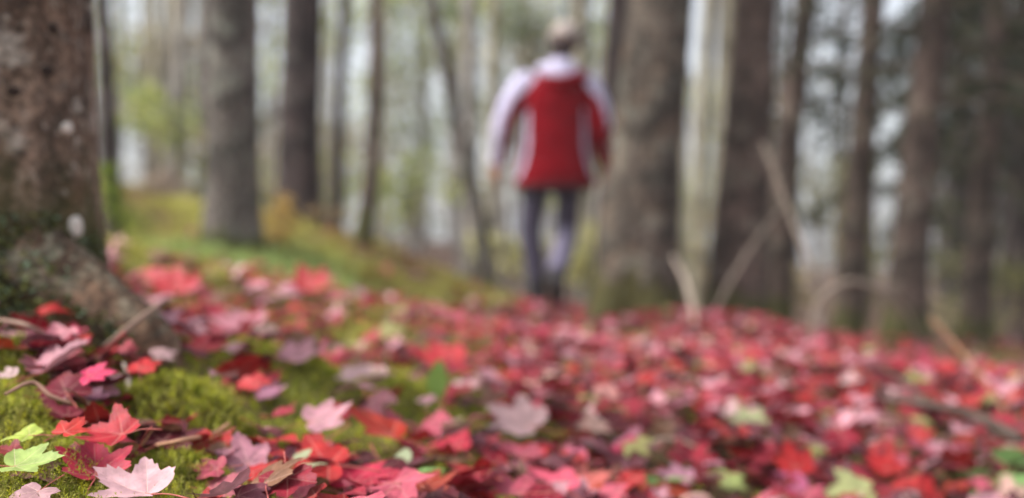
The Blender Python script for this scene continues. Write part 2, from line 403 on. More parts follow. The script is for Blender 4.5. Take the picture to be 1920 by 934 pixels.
# roots of the big tree
def gp(px, py, d, lift=0): p = at(px, py, d); return np.array((p.x, p.y, p.z + lift))
M['rootbark'] = m_bark('bark_root', (78, 58, 46), (128, 102, 82), (150, 150, 130), .5, 0, scale=.9, plate=0.0)
RP = [np.array((-.79, 1.73, .23)), np.array((-.68, 1.70, .17)), np.array((-.60, 1.685, .125)), np.array((-.545, 1.68, .095)), np.array((-.505, 1.68, .05))]
tube_obj('root', RP, [.105, .082, .066, .052, .03], M['rootbark'], t1, 28, 50, .22, 3, b1)
tube_obj('root', [gp(312, 562, 1.70), gp(288, 580, 1.64), gp(245, 612, 1.60), gp(195, 650, 1.57)], [.002, .0048, .0048, .002], M['twig'], t1, 10, 20, .1, 9, b1)
# moss on the foot of the trunk
n = 5200; a = rng.uniform(math.pi * .95, math.pi * 2.02, n); h = rng.random(n) ** 1.6 * .17
rr = .158 + .055 * np.exp(-h / .1) + rng.random(n) * .012
P = np.stack([-.826 + np.cos(a) * rr, 1.78 + np.sin(a) * rr, b1[2] - .03 + h], 1)
mk = np.array([mnoise.noise(Vector(p) * 9) for p in P]) + .28 - h * 1.2 > 0
k = rng.integers(0, 60, 2600); cc = smooth_path(RP, 60)[k]; ra = np.interp(k, [0, 15, 30, 45, 59], [.105, .082, .066, .052, .03]); an = rng.uniform(-.2, 3.3, len(k))
P2 = cc + np.stack([np.zeros(len(k)), -np.cos(an) * ra, np.sin(an) * ra], 1) * (1.02 + .12 * rng.random((len(k), 1)))
m2 = np.array([mnoise.noise(Vector(p) * 14) for p in P2]) > np.interp(k, [0, 20, 40, 59], [-.5, -.25, .1, .4])
P = np.vstack([P[mk], P2[m2]]); mk = slice(None)
fo = face_obj('moss', faces(P[mk], .011, LC((58, 62, 30), (92, 96, 48), (118, 124, 70), (112, 134, 108)), .1, .3), M['moss'], t1, b1); fo['kind'] = 'stuff'

# middle distance trees ------------------------------------------------------
tree('lichened_tree', 'grey lichened trunk standing on the mossy bank, second thick tree from left',
     trunk_pts([(437, 455), (436, 330), (436, 150), (438, 0)], 5.5), [.135, .128, .124, .12, .1, .07], BK['lich'], seg=28, flare=(.55, .16, 4, 0.3))
tree('dark_tree', 'thick almost black trunk rising from top of the mossy bank',
     trunk_pts([(558, 400), (562, 250), (566, 100), (568, 0)], 7.5), [.15, .137, .132, .128, .1, .07], BK['dark'], flare=(.35, .2, 5, 1))
tree('dark_sapling', 'thin dark sapling between the black trunk and the curved sapling',
     trunk_pts([(628, 405), (634, 280), (641, 120), (648, 0)], 8.3), [.05, .045, .043, .042, .03, .02], BK['dark'], seg=12, flare=(.3, .1, 4, 0))
tree('curved_sapling', 'thin brown sapling with curved mossy foot on the bank crest',
     trunk_pts([(672, 447), (690, 380), (701, 250), (705, 100), (704, 0)], 6.5), [.06, .045, .042, .04, .036, .03, .02], BK['brown'], seg=14, flare=(.6, .12, 4, 0))
tree('leaning_sapling', 'slender grey sapling leaning to the left beside the walker',
     trunk_pts([(925, 520), (895, 400), (862, 260), (835, 120), (808, 0)], 8.8), [.066, .06, .057, .053, .05, .04, .03], BK['lich'], seg=14, flare=(.3, .1, 4, 0))
t7, b7 = tree('slim_tree', 'slim dark trunk with lime green mossy foot just right of the nearest tree',
     trunk_pts([(216, 432), (208, 330), (203, 200), (196, 60), (192, 0)], 5.2), [.05, .037, .034, .033, .03, .02, .02], BK['dark'], seg=14, flare=(.9, .09, 4, 0))
c = [np.array(at(px, py, 5.15)) for px, py in ((203, 320), (210, 350), (218, 380), (232, 405), (262, 428))]
fo = face_obj('moss', blobs(c, [.05, .06, .07, .09, .1], 650, .026, LC((128, 148, 56), (150, 166, 70), (110, 126, 50)), .4), M['moss'], t7, b7); fo['kind'] = 'stuff'
tree('spruce_tree', 'thickest grey-brown lichened trunk with flared tan foot, right behind the walker',
     trunk_pts([(1192, 560), (1198, 430), (1212, 280), (1228, 120), (1240, 0)], 6.1), [.22, .205, .185, .18, .175, .14, .1], BK['spruce'], seg=32, n=80, bump=.09, flare=(.75, .25, 5, .8))
tree('spruce_tree', 'dark thin trunk half hidden behind the thickest right-hand trunk',
     trunk_pts([(1135, 545), (1142, 350), (1150, 150), (1158, 0)], 8.2), [.085, .08, .075, .072, .06, .04], BK['dark'], seg=14)
tree('brown_tree', 'brown trunk leaning right, between thickest trunk and the dark right-hand woods',
     trunk_pts([(1380, 605), (1390, 430), (1402, 250), (1412, 100), (1420, 0)], 6.3), [.17, .155, .135, .122, .115, .1, .07], BK['brown'], seg=24, flare=(.4, .2, 5, .4))
for px, lab_t in ((1308, 'straw pale slim trunk just right of the thickest trunk'), (1345, 'straw pale slim trunk just left of the brown leaning trunk')):
    tree('slender_tree', lab_t, trunk_pts([(px, 540), (px + 6, 300), (px + 22, 0)], 10.5), [.075, .07, .065, .05, .03], BK['straw'], seg=12, flare=None)
tree('hazel_stem', 'thin dark trunk far behind the head of the walker',
     trunk_pts([(1082, 560), (1080, 300), (1078, 0)], 12.5), [.08, .08, .08, .06, .04], BK['dark'], seg=12)

# dark conifers on the right --------------------------------------------------
GREENS = LC((44, 52, 36), (58, 66, 44), (72, 76, 50), (40, 46, 38), (88, 88, 56))
def conifer(label, pts, rad, d, z0, z1, reach, nb, nf, mat=None, group='dark conifers of the right-hand woods', name='conifer_tree', greens=GREENS, fs=.05):
    e, b = tree(name, label, pts, rad, mat or BK['brown'], group, seg=14, n=40)
    P = smooth_path(pts, 60); VV = []; FF = []; off = 0; pts_f = []
    for i in range(nb):
        z = z0 + (z1 - z0) * (i + random.random()) / nb
        k = int(np.argmin(abs(P[:, 2] - z))); a = random.uniform(0, 2 * math.pi); L = reach * random.uniform(.5, 1.1) * (1 - .35 * (z - z0) / (z1 - z0))
        dr = np.array((math.cos(a), math.sin(a), 0)); s = P[k]
        br = [s, s + dr * L * .4 + np.array((0, 0, .06 * L)), s + dr * L * .75 + np.array((0, 0, -.06 * L)), s + dr * L + np.array((0, 0, -.28 * L))]
        V, Fc = tube(br, [.014, .009, .005, .002], 5, 9); VV.append(V); FF += [tuple(q + off for q in f) for f in Fc]; off += len(V)
        C = smooth_path(br, 20); m = max(4, nf // nb)
        t = rng.random(m) ** .7; base = C[(t * 19).astype(int)]
        side = np.cross(dr, (0, 0, 1)); w = (rng.random(m) - .5) * 2 * L * .34 * (1.1 - t)
        pts_f.append(base + side * w[:, None] + np.stack([rng.normal(0, .02, m), rng.normal(0, .02, m), -np.abs(rng.normal(0, .05, m)) - .12 * np.abs(w)], 1))
    link('limbs', mesh('limbs', np.vstack(VV) - np.array(b), FF), M['dark_twig'], e)['kind'] = 'stuff'
    fo = face_obj('crown', faces(np.vstack(pts_f), fs, greens, .5, .5, .45), M['foliage'], e, b)
    return e
conifer('dark conifer trunk leaning right with bright sky gaps on its right side', trunk_pts([(1455, 560), (1468, 360), (1490, 170), (1512, 0)], 7.4), [.09, .085, .078, .07, .06, .04], 7.4, .9, 5, .8, 30, 2400)
conifer('conifer with slim brown trunk, second of the dark right-hand row', trunk_pts([(1590, 610), (1605, 420), (1622, 200), (1637, 0)], 8), [.1, .09, .085, .08, .07, .04], 8, 1.0, 5, 1.0, 36, 4600)
conifer('conifer with stout grey-brown trunk, third of the dark right-hand row', trunk_pts([(1695, 645), (1712, 420), (1735, 200), (1755, 0)], 6.8), [.12, .108, .1, .095, .08, .05], 6.8, 1.0, 5, 1.0, 36, 4600)
conifer('conifer with brown trunk nearest to the right edge of the dark row', trunk_pts([(1825, 640), (1840, 420), (1858, 200), (1870, 0)], 8.4), [.11, .1, .092, .085, .07, .05], 8.4, 1.0, 5.5, 1.2, 42, 5200)
far_c = []
for i, (px, d, nb, nf) in enumerate([(1700, 11, 46, 4600), (1800, 12.5, 52, 6600), (1905, 10.5, 50, 6200), (1965, 13, 46, 5200), (1475, 16, 30, 1800), (1770, 16, 50, 5200), (1870, 17, 52, 5600), (2010, 9, 44, 3600)]):
    x = (px - 960) / F * d; z = zg1(x, d)
    lean = random.uniform(.02, .1)
    far_c.append((px, conifer('drooping dark green conifer', [np.array((x, d, z - .1)), np.array((x + lean * 2, d, z + 2.5)), np.array((x + lean * 5, d, z + 6.5)), np.array((x + lean * 7, d, z + 10))],
            [.12, .1, .07, .02], d, z + 1.3, z + 7.5, 1.5, nb, nf, BK['dark'], 'conifers deep in the right-hand woods', fs=.10)))

GAPS = [(-500, 185, 'behind the nearest tree'), (185, 390, 'between nearest and lichened tree'), (390, 525, 'by the lichened tree'), (525, 605, 'behind the black trunk'), (605, 690, 'around the thin dark sapling'),
        (690, 800, 'right of the curved sapling'), (800, 930, 'around the leaning pale sapling'), (930, 1130, 'behind the walker'), (1130, 1300, 'by the thickest trunk'), (1300, 1450, 'between thickest and brown leaning trunk'), (1450, 2100, 'behind the conifer row')]
ORD = ['leftmost', 'second', 'third', 'fourth', 'fifth', 'sixth', 'seventh', 'eighth', 'ninth', 'tenth', 'eleventh', 'twelfth', 'thirteenth', 'fourteenth', 'fifteenth', 'sixteenth', 'seventeenth', 'eighteenth', 'nineteenth', 'twentieth']
def name_by_gap(items, what):
    # items: (px, object); label each by the gap it shows in and its order there
    for lo, hi, ph in GAPS:
        g = sorted([i for i in items if lo <= i[0] < hi], key=lambda i: i[0])
        for k, (_, o) in enumerate(g):
            o['label'] = f'{what} {ph}' if len(g) == 1 else f'{what} {ph}, {ORD[k]}' + ('' if k == 0 else ' from left')
# background woods -------------------------------------------------------------
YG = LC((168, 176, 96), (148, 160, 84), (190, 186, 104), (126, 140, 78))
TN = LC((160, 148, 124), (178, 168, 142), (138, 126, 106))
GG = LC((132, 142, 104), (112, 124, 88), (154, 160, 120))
def leafy(name, label, px, py, d, r, n, cols, group, mat='pale', rad=.04, spread=3, fs=.07):
    c = at(px, py, d); z = zg1(c.x, d); hgt = max(c.z + r, z + 1.5)
    e, b = tree(name, label, [np.array((c.x, d, z - .1)), np.array((c.x + random.uniform(-.1, .1), d, (z + hgt) / 2)), np.array((c.x + random.uniform(-.2, .2), d, hgt))], [rad, rad * .8, rad * .25], BK[mat], group, 10, 24)
    cs = [np.array(c) + rng.normal(size=3) * r * np.array((.55, .3, .5)) for _ in range(spread + 3)]
    VV = []; FF = []; off = 0
    for q in cs:
        s = np.array((c.x, d, max(z + .4, q[2] - .35 * r)))
        V, Fc = tube([s, (s + q) / 2 + np.array((0, 0, .05)), q], [rad * .35, rad * .22, .003], 5, 6); VV.append(V); FF += [tuple(k + off for k in f) for f in Fc]; off += len(V)
    link('limbs', mesh('limbs', np.vstack(VV) - np.array(b), FF), BK[mat], e)['kind'] = 'stuff'
    fo = face_obj('crown', blobs(cs, [r * .5] * len(cs), n, fs, cols, .3), M['foliage'], e, b)
    return e
leafy('young_hardwood', 'yellow-green leafy sapling between slim dark trunk and lichened trunk', 335, 265, 9.5, .55, 900, YG, None)
leafy('young_hardwood', 'yellow-green leafy crown high between nearest tree and lichened trunk', 300, 60, 12, .9, 900, YG, None)
leafy('young_hardwood', 'lime leafed sapling low to the right of the curved sapling', 755, 365, 10.5, .5, 700, YG, None)
leafy('young_hardwood', 'soft green leafy sapling high above the leaning pale sapling', 770, 190, 15, 1.0, 1100, GG, None)
leafy('young_hardwood', 'pale green leafy sapling above and left of the head of the walker', 930, 60, 17, 1.2, 1200, GG, None)
leafy('young_hardwood', 'green leafy sapling between walker and thickest trunk', 1110, 140, 14, .9, 900, np.vstack([YG, GG]), None)
leafy('young_hardwood', 'straw green sapling showing under the arms of the walker', 1090, 470, 9.5, .35, 500, LC((196, 190, 128), (170, 170, 104), (206, 198, 150)), None)
leafy('young_hardwood', 'straw green sapling low behind the left leg of the walker', 950, 470, 9.6, .35, 420, LC((196, 190, 128), (170, 170, 104), (206, 198, 150)), None)
leafy('young_hardwood', 'olive leafy shrub low between the two leaning right-hand trunks', 1540, 370, 12, .7, 900, LC((128, 128, 84), (150, 146, 96), (104, 106, 70)), None)
leafy('young_hardwood', 'pale yellow-green shrub at the right edge behind the conifers', 1890, 590, 11, .6, 900, LC((170, 166, 110), (150, 148, 94), (130, 128, 84)), None)
leafy('young_hardwood', 'pale yellow-green shrub low between the third and fourth conifer', 1770, 560, 12, .5, 600, LC((160, 158, 104), (140, 140, 90)), None)
far = []
for i in range(46):
    d = random.uniform(15, 42); px = 190 + 1250 * ((i * .618) % 1) if i < 40 else -280 + 75 * (i - 40)
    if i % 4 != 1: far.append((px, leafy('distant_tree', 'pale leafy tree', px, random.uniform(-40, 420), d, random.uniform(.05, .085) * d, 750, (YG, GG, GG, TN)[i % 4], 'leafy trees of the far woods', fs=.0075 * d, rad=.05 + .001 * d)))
name_by_gap(far, 'pale leafy far tree')
far = []
for i in range(66):
    d = random.uniform(9.5, 26) if i < 36 or i > 60 else random.uniform(25, 48)
    px = random.uniform(150, 1440) if i < 56 else -330 + 48 * (i - 56); x = (px - 960) / F * d; z = zg1(x, d)
    l = random.uniform(-.02, .03); r = random.uniform(.022, .05) * (1 + d / 30)
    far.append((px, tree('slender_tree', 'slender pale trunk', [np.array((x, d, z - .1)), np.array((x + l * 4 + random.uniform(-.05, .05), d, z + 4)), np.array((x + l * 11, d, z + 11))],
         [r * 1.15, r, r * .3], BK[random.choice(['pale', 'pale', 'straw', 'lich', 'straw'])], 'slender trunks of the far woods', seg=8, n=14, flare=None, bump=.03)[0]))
name_by_gap(far, 'slender pale far trunk')
far = []
for i in range(9):
    d = random.uniform(18, 45); px = 1450 + 62 * i + random.uniform(-20, 20); x = (px - 960) / F * d; z = zg1(x, d); r = random.uniform(.05, .1)
    far.append((px, tree('slender_tree', 'slender dark trunk', [np.array((x, d, z - .1)), np.array((x + .1, d, z + 5)), np.array((x + .5, d, z + 12))],
         [r * 1.15, r, r * .3], BK['brown'], 'dark trunks far behind the conifers', seg=8, n=14, flare=None, bump=.03)[0]))
name_by_gap(far, 'slender dark far trunk'); name_by_gap(far_c, 'drooping dark green conifer')

# ------------------------------------------------------------------ maple leaves
HALF = [(0, 1.0), (4, .90), (8, .84), (10.5, .88), (14, .74), (18, .76), (22, .63), (26, .55), (32, .62), (37, .72), (40, .71), (44, .81), (49, .87), (53, .78), (57, .77), (61, .67), (66, .66),
        (71, .55), (78, .49), (85, .53), (91, .58), (97, .56), (103, .60), (110, .51), (120, .47), (132, .41), (146, .31), (162, .19), (176, .05)]
HALF_LO = [HALF[i] for i in (0, 3, 7, 9, 12, 15, 18, 22, 25, 28)]
def leaf_template(hi, seed, rings):
    r = random.Random(seed); half = HALF if hi else HALF_LO
    js = [1 + r.uniform(-.07, .07) for _ in range(8)]
    three = r.random() < .45       # red maple: weak basal lobes
    def rad(a, rr):
        k = js[int(abs(a) // 30) + (4 if a < 0 and abs(a) < 120 else 0)] if abs(a) < 120 else 1
        if three and abs(a) > 78 and abs(a) < 125: rr *= .82
        return rr * k
    out = [(a, rad(a, q)) for a, q in half] + [(-a, rad(-a, q)) for a, q in half[::-1] if a > 0]
    cup = r.uniform(-.3, .4); fold = r.uniform(-.1, .4); rip = r.uniform(.06, .2); ph = r.uniform(0, 6); tip = r.uniform(-.32, .34); tw = r.uniform(-.2, .2)
    V = [(0, 0, 0)]; n = len(out)
    for t in rings:
        for a, q in out:
            th = R(a); x = math.sin(th) * q * t; y = math.cos(th) * q * t; rr = math.hypot(x, y)
            # creased along the veins
            va = min(abs(abs(a) - v) for v in (0, 50, 102))
            z = cup * rr * rr + fold * abs(x) * .8 + rip * math.sin(3 * th + ph) * rr * rr + tip * max(0, rr - .45) ** 2 + tw * x * y + .05 * rr * math.sin(min(va, 26) / 26 * math.pi / 2)
            z += .03 * mnoise.noise(Vector((x * 3 + seed, y * 3, 0)))
            V.append((x, y, z))
    Fc = [(0, 1 + (j + 1) % n, 1 + j) for j in range(n)]
    for i in range(len(rings) - 1):
        for j in range(n):
            a0 = 1 + i * n + j; a1 = 1 + i * n + (j + 1) % n; Fc.append((a0, a1, a1 + n)); Fc.append((a0, a1 + n, a0 + n))
    return np.array(V), np.array(Fc)[:, ::-1]
CEN = np.array((0, .33, 0))
HI = [leaf_template(True, s, (.3, .6, .82, 1.0)) for s in range(14)]
LO = [leaf_template(False, s + 40, (.55, 1.0)) for s in range(14)]
def leaf_mesh(k):
    V, Fc = HI[k]; me = fastmesh('maple_leaf', V, Fc, True); set_uv(me, V[:, :2]); me.materials.append(M['leaf']); return me
def stalk_mesh(k):
    rr = random.Random(k + 9); b_ = rr.uniform(-.25, .25)
    V, Fc = tube([(0, .04, .0), (0, -.1, .0), (b_ * .5, -.45, .06), (b_, -.85, .04 + rr.uniform(-.05, .1))], [.010, .014, .012, .018], 6, 10)
    return mesh('stalk', V, Fc)
LM = [leaf_mesh(k) for k in range(14)]; SM = [stalk_mesh(k) for k in range(14)]
for s in SM: s.materials.append(M['stalk'])
def leaf_rot(yaw, tilt, roll=0.0):
    return np.array((Matrix.Rotation(tilt, 3, 'X') @ Matrix.Rotation(roll, 3, 'Y') @ Matrix.Rotation(yaw, 3, 'Z')))
def leaf_place(V, rot, s, x, y, lift):
    """returns world offset so that the blade rests on the ground"""
    P = ((V - CEN) * s) @ rot.T; P[:, 0] += x; P[:, 1] += y
    gap = P[:, 2] - zg(P[:, 0], P[:, 1])
    z = -np.quantile(gap, .06) + lift
    org = np.array((x, y, z)) - (rot @ (CEN * s)); return org
LEAVES = []   # dict per single leaf
def add_leaf(x, y, s, yaw, tilt, roll, col, k, lift=0.0, label=None, name='maple_leaf', group=None):
    rot = leaf_rot(yaw, tilt, roll); org = leaf_place(HI[k][0][::3], rot, s, x, y, lift)
    M4 = Matrix.Translation(Vector(org)) @ (Matrix(rot.tolist()).to_4x4()) @ Matrix.Scale(s, 4)
    o = bpy.data.objects.new(name, LM[k]); COL.objects.link(o); o.matrix_world = M4; o.color = (*col, 1)
    st = bpy.data.objects.new('stalk', SM[k]); COL.objects.link(st); st.parent = o
    tag(o, label, 'leaf', group); return o

PINK = (222, 158, 170); PALE = (230, 186, 186); CRIM = (172, 40, 62); RED = (184, 40, 42); ROSE = (206, 92, 112); DARK = (98, 28, 40); MAUVE = (132, 70, 82); ORNG = (188, 68, 44); PEACH = (228, 182, 166); MAG = (208, 62, 98)
HERO = [ # px, py (foot of the leaf), width px, colour, yaw deg, tilt deg, roll deg, lift m, label
 (245, 915, 165, (236, 186, 192), 66, 26, -4, .012, 'sharp pale pink maple leaf with pointed lobes, bottom left foreground'),
 (38, 815, 85, (176, 192, 84), 75, 26, 0, .03, 'lime green star-shaped maple leaf at the left edge'),
 (58, 872, 120, (166, 188, 104), -80, 30, 0, .022, 'pale green broad maple leaf at the left edge, over a brown one'),
 (72, 893, 105, (132, 86, 82), -110, 20, 0, .004, 'brown withered maple leaf under the pale green leaf'),
 (55, 932, 100, (206, 160, 164), 160, 28, 0, .01, 'dusty pink maple leaf cut by the bottom edge at far left'),
 (178, 868, 140, (178, 40, 66), 20, 34, 8, .01, 'large crimson maple leaf right behind the sharp pale pink leaf'),
 (205, 815, 125, (180, 40, 52), 70, 38, -10, .03, 'deep red serrated maple leaf rising above the large crimson leaf'),
 (135, 805, 80, (196, 54, 48), -20, 30, 0, .03, 'scarlet maple leaf beside the pale twig at left'),
 (112, 850, 95, (104, 30, 38), 120, 20, 0, .002, 'dark maroon maple leaf between green and crimson leaves'),
 (185, 712, 75, (216, 62, 104), -75, 42, 0, .055, 'bright magenta pink maple leaf perched on dark crimson leaves'),
 (118, 735, 115, (116, 24, 44), 30, 46, 6, .02, 'dark crimson curled maple leaf in the left pile'),
 (165, 755, 80, (122, 66, 92), -150, 40, 0, .015, 'purple mauve maple leaf drooping off the left pile'),
 (110, 770, 90, (124, 34, 52), 70, 20, 10, .012, 'wine red folded maple leaf below the left pile'),
 (268, 685, 65, (194, 38, 44), 0, 52, 0, .03, 'bright red upright maple leaf below the root of the nearest tree'),
 (95, 655, 100, (214, 132, 146), 80, 40, 0, .025, 'pink maple leaf topmost on the pile at the foot of nearest tree'),
 (140, 645, 70, (196, 54, 52), 10, 50, 0, .04, 'orange red maple leaf sticking up at the foot of nearest tree'),
 (120, 690, 95, (186, 90, 100), -100, 30, 0, .03, 'rose maple leaf behind the magenta pink leaf'),
 (225, 660, 70, (170, 60, 74), 60, 35, 0, .02, 'dull crimson maple leaf left of the bright red upright leaf'),
 (310, 668, 60, PALE, -60, 35, 0, .02, 'pale pink maple leaf right of the bright red upright leaf'),
 (12, 700, 45, (226, 190, 186), 90, 40, 0, .03, 'small pale pink maple leaf at the left edge by the moss'),
 (14, 840, 60, (150, 54, 58), 60, 24, 0, .01, 'brick red maple leaf under the lime green leaf'),
 (458, 872, 110, (224, 154, 170), 25, 62, 8, .012, 'pink maple leaf tilted up with dark stalk, left of scarlet leaf'),
 (388, 880, 80, (172, 72, 88), 95, 40, 0, .008, 'dusky rose maple leaf lying on the deep green moss'),
 (578, 868, 165, (194, 46, 46), 85, 32, 6, .025, 'wide scarlet maple leaf in the centre left foreground'),
 (682, 905, 145, (196, 44, 74), -25, 44, 0, .02, 'large crimson pink maple leaf right of the wide scarlet leaf'),
 (616, 795, 105, (228, 166, 178), -70, 44, 0, .03, 'pale pink maple leaf behind the wide scarlet leaf'),
 (700, 800, 150, (186, 56, 40), 100, 16, 24, .03, 'orange red maple leaf seen nearly edge on below the green seedling'),
 (660, 706, 75, PALE, 40, 42, 0, .025, 'pale peach pink maple leaf on moss left of the green seedling'),
 (565, 662, 80, PINK, -30, 50, 0, .03, 'pink maple leaf standing among moss in the left middle ground'),
 (845, 840, 90, (192, 42, 66), 35, 48, 0, .02, 'crimson maple leaf below the green seedling'),
 (965, 795, 125, PALE, 60, 46, 0, .03, 'pale pink star-shaped maple leaf in the centre foreground'),
 (1110, 800, 85, PEACH, 105, 30, 20, .03, 'pale peach narrow maple leaf right of the pale pink star-shaped leaf'),
 (1010, 850, 75, (194, 38, 44), -50, 40, 0, .02, 'bright red maple leaf below the pale pink star-shaped leaf'),
 (1065, 862, 80, (216, 112, 138), 80, 36, 0, .02, 'rose pink maple leaf right of the bright red centre leaf'),
 (1190, 848, 90, (222, 142, 164), -85, 38, 0, .02, 'soft pink maple leaf in the foreground right of centre'),
 (1030, 925, 130, (216, 88, 112), 40, 40, -12, .02, 'hot pink maple leaf with pale lower edge at the bottom centre'),
 (1100, 915, 120, (206, 106, 98), -70, 36, 0, .022, 'peach red maple leaf touching the hot pink leaf at bottom centre'),
 (1400, 795, 80, (194, 198, 146), 20, 46, 0, .03, 'cream green maple leaf among red ones right of centre'),
 (1270, 755, 90, (214, 132, 152), 85, 30, 0, .02, 'lilac pink maple leaf left of the cream green leaf'),
 (1485, 875, 85, (194, 30, 34), 10, 55, 0, .035, 'vivid red cupped maple leaf in the right foreground'),
 (1305, 858, 70, (194, 44, 66), -40, 42, 0, .02, 'crimson maple leaf left of the vivid red cupped leaf'),
 (1140, 735, 65, (228, 158, 152), -20, 50, 0, .03, 'pale salmon maple leaf in the centre of the red carpet'),
 (820, 678, 120, (192, 52, 60), 88, 34, 0, .03, 'broad red maple leaf above the green seedling'),
 (1720, 708, 70, (222, 142, 156), 80, 36, 0, .03, 'light pink maple leaf in front of the stout conifer'),
 (1265, 895, 80, (216, 152, 172), 70, 30, 0, .02, 'lilac pink maple leaf at the bottom edge right of centre'),
 (1590, 925, 110, (188, 192, 130), 85, 34, 0, .02, 'pale green maple leaf at the bottom edge in the right foreground'),
 (1370, 905, 80, (176, 188, 112), -60, 40, 0, .02, 'light green maple leaf at the bottom edge left of vivid red leaf'),
 (1480, 915, 95, (206, 104, 142), 95, 24, 0, .015, 'mauve pink maple leaf under the vivid red cupped leaf'),
 (1650, 880, 80, (198, 32, 36), 30, 45, 0, .03, 'bright red maple leaf in the right foreground under the stick'),
 (1730, 925, 90, (190, 30, 34), -40, 40, 0, .02, 'bright red maple leaf at the bottom edge near the green plant'),
 (440, 615, 120, (216, 142, 156), 80, 36, 0, .03, 'broad pink maple leaf right of the root of the nearest tree'),
 (392, 660, 85, (190, 48, 58), -60, 40, 0, .02, 'red maple leaf in front of the broad pink leaf by the root'),
 (470, 727, 75, (200, 62, 66), 60, 36, 0, .02, 'red maple leaf behind the bright lime moss cushion'),
 (510, 745, 75, (190, 130, 156), -80, 30, 0, .01, 'mauve maple leaf behind the bright lime moss cushion'),
 (330, 545, 95, (186, 50, 58), 10, 50, 0, .05, 'red maple leaf on the crest right of the nearest tree'),
 (300, 525, 70, (206, 92, 96), -60, 50, 0, .04, 'salmon red maple leaf on the crest beside the nearest tree'),
 (575, 540, 90, (180, 48, 52), 30, 50, 0, .06, 'red maple leaf heaped on the crest in the left middle ground'),
 (545, 552, 60, PINK, -70, 44, 0, .04, 'pale pink maple leaf left of the red heap on the crest'),
 (540, 930, 110, (196, 96, 112), 85, 30, 0, .004, 'rose maple leaf cut by the bottom edge below the grey-green sprig'),
 (430, 932, 120, (196, 110, 120), -95, 26, 0, .004, 'dusty rose maple leaf cut by the bottom edge beside deep green moss'),
]
hero_pos = []; hero_col = []
for i, (px, py, w, c, yaw, tilt, roll, lift, lab) in enumerate(HERO):
    p = hit(px, py)
    for _ in range(3): p = hit(px, min(py + (lift + .004) / p.y * F, 1040))
    s = w / F * p.y / 1.38
    k = i % 14; hero_pos.append((p.x, p.y)); add_leaf(p.x, p.y, s, R(yaw), R(tilt * .62), R(roll), [v * (.62 if min(c) > 130 else .8) for v in lin(c)], k, lift, lab, group='single maple leaves one can tell apart')
for a_ in ((818, 790), (825, 775), (1885, 930), (1850, 930), (520, 925), (745, 925)): p = hit(*a_); hero_pos.append((p.x, p.y))
hero_pos = np.array(hero_pos)

# density of the carpet over the floor
def sstep(a, b, x): t = np.clip((x - a) / (b - a), 0, 1); return t * t * (3 - 2 * t)
def dens(x, y):
    d = np.ones_like(x)
    q = cushion_q(x, y); d *= .05 + .95 * sstep(.75, 1.35, q)
    # left part is half moss
    d *= 1 - .6 * sstep(.1, -.12, x) * sstep(1.15, 1.5, y)
    # bank behind: line from (-1.0,3.1) to (-.05,6.4)
    nx, ny = -(6.4 - 3.1), .95; ln = math.hypot(nx, ny); s = ((x + 1.0) * nx + (y - 3.1) * ny) / ln
    d *= 1 - .93 * sstep(-.12, .3, s)
    yl = np.interp(x, [.3, .75, 1.4, 1.9, 3], [7.5, 6.7, 5.5, 3.9, 3.2]); d *= 1 - .93 * sstep(-.15, .7, y - yl)
    d *= 1 - .45 * sstep(-.2, -.4, x) * sstep(2.2, 1.6, y)
    d *= 1 - .7 * sstep(3.4, 4.6, x)
    d *= 1 - .3 * sstep(-.12, -.22, x) * sstep(1.4, 1.28, y)
    return d
PAL = [(CRIM, .22), (RED, .18), (PINK, .12), (ROSE, .15), (MAUVE, .08), (DARK, .13), (ORNG, .04), (PEACH, .03), (PALE, .025), (MAG, .02), ((134, 94, 70), .07), ((164, 158, 96), .035)]
PALN = ['crimson', 'red', 'pink', 'rose', 'mauve', 'dark maroon', 'orange red', 'peach', 'pale pink', 'magenta', 'brown', 'yellow-green']
cand = []
NC = 10800
x = rng.uniform(-1.7, 4.6, NC * 3); y = 1.0 + 7.6 * rng.random(NC * 3) ** 1.25
ok = (np.abs(x) < .47 * y + .35) & (rng.random(NC * 3) < dens(x, y)); x, y = x[ok], y[ok]
# keep the walls of the hero leaves and the trunks free
dh = np.sqrt(((x[:, None] - hero_pos[None, :, 0]) ** 2 + (y[:, None] - hero_pos[None, :, 1]) ** 2).min(1))
keep = (dh > np.where((x < -.12) & (y < 1.45), .065, .045)) & (np.hypot(x + .826, y - 1.78) > .2); x, y = x[keep], y[keep]
# heaps in the left foreground
ex = []
for hx, hy, nn, rr_ in ((150, 745, 12, .07), (110, 720, 9, .06), (200, 835, 10, .06), (130, 862, 5, .05), (250, 700, 7, .06), (100, 675, 9, .07), (560, 900, 8, .07), (660, 910, 8, .06), (420, 895, 5, .05), (300, 560, 14, .12), (575, 560, 12, .12), (390, 640, 12, .12), (470, 745, 7, .06), (250, 660, 8, .07)):
    p = hit(hx, hy); q = rng.normal(size=(nn, 2)) * rr_ * .6; ex.append(np.c_[p.x + q[:, 0], p.y + q[:, 1] + .01])
ex = np.vstack(ex); n_ex = len(ex); x = np.r_[x, ex[:, 0]]; y = np.r_[y, ex[:, 1]]
wts = np.array([w for _, w in PAL]); ci = rng.choice(len(PAL), len(x), p=wts / wts.sum())
ci[-n_ex:] = np.where(y[-n_ex:] < 1.3, rng.choice([0, 1, 3, 2, 10], n_ex), rng.choice([0, 1, 3, 4, 5, 5, 0, 2], n_ex))
ci[(x < .1) & (y < 2.4) & (ci == 11)] = 0
size = np.clip(rng.normal(.043, .009, len(x)), .022, .062); tilt = rng.normal(R(5), R(15), len(x)); roll = rng.normal(0, R(18), len(x)); yaw = rng.uniform(0, 2 * math.pi, len(x)); lift = rng.random(len(x)) ** 1.5 * .045
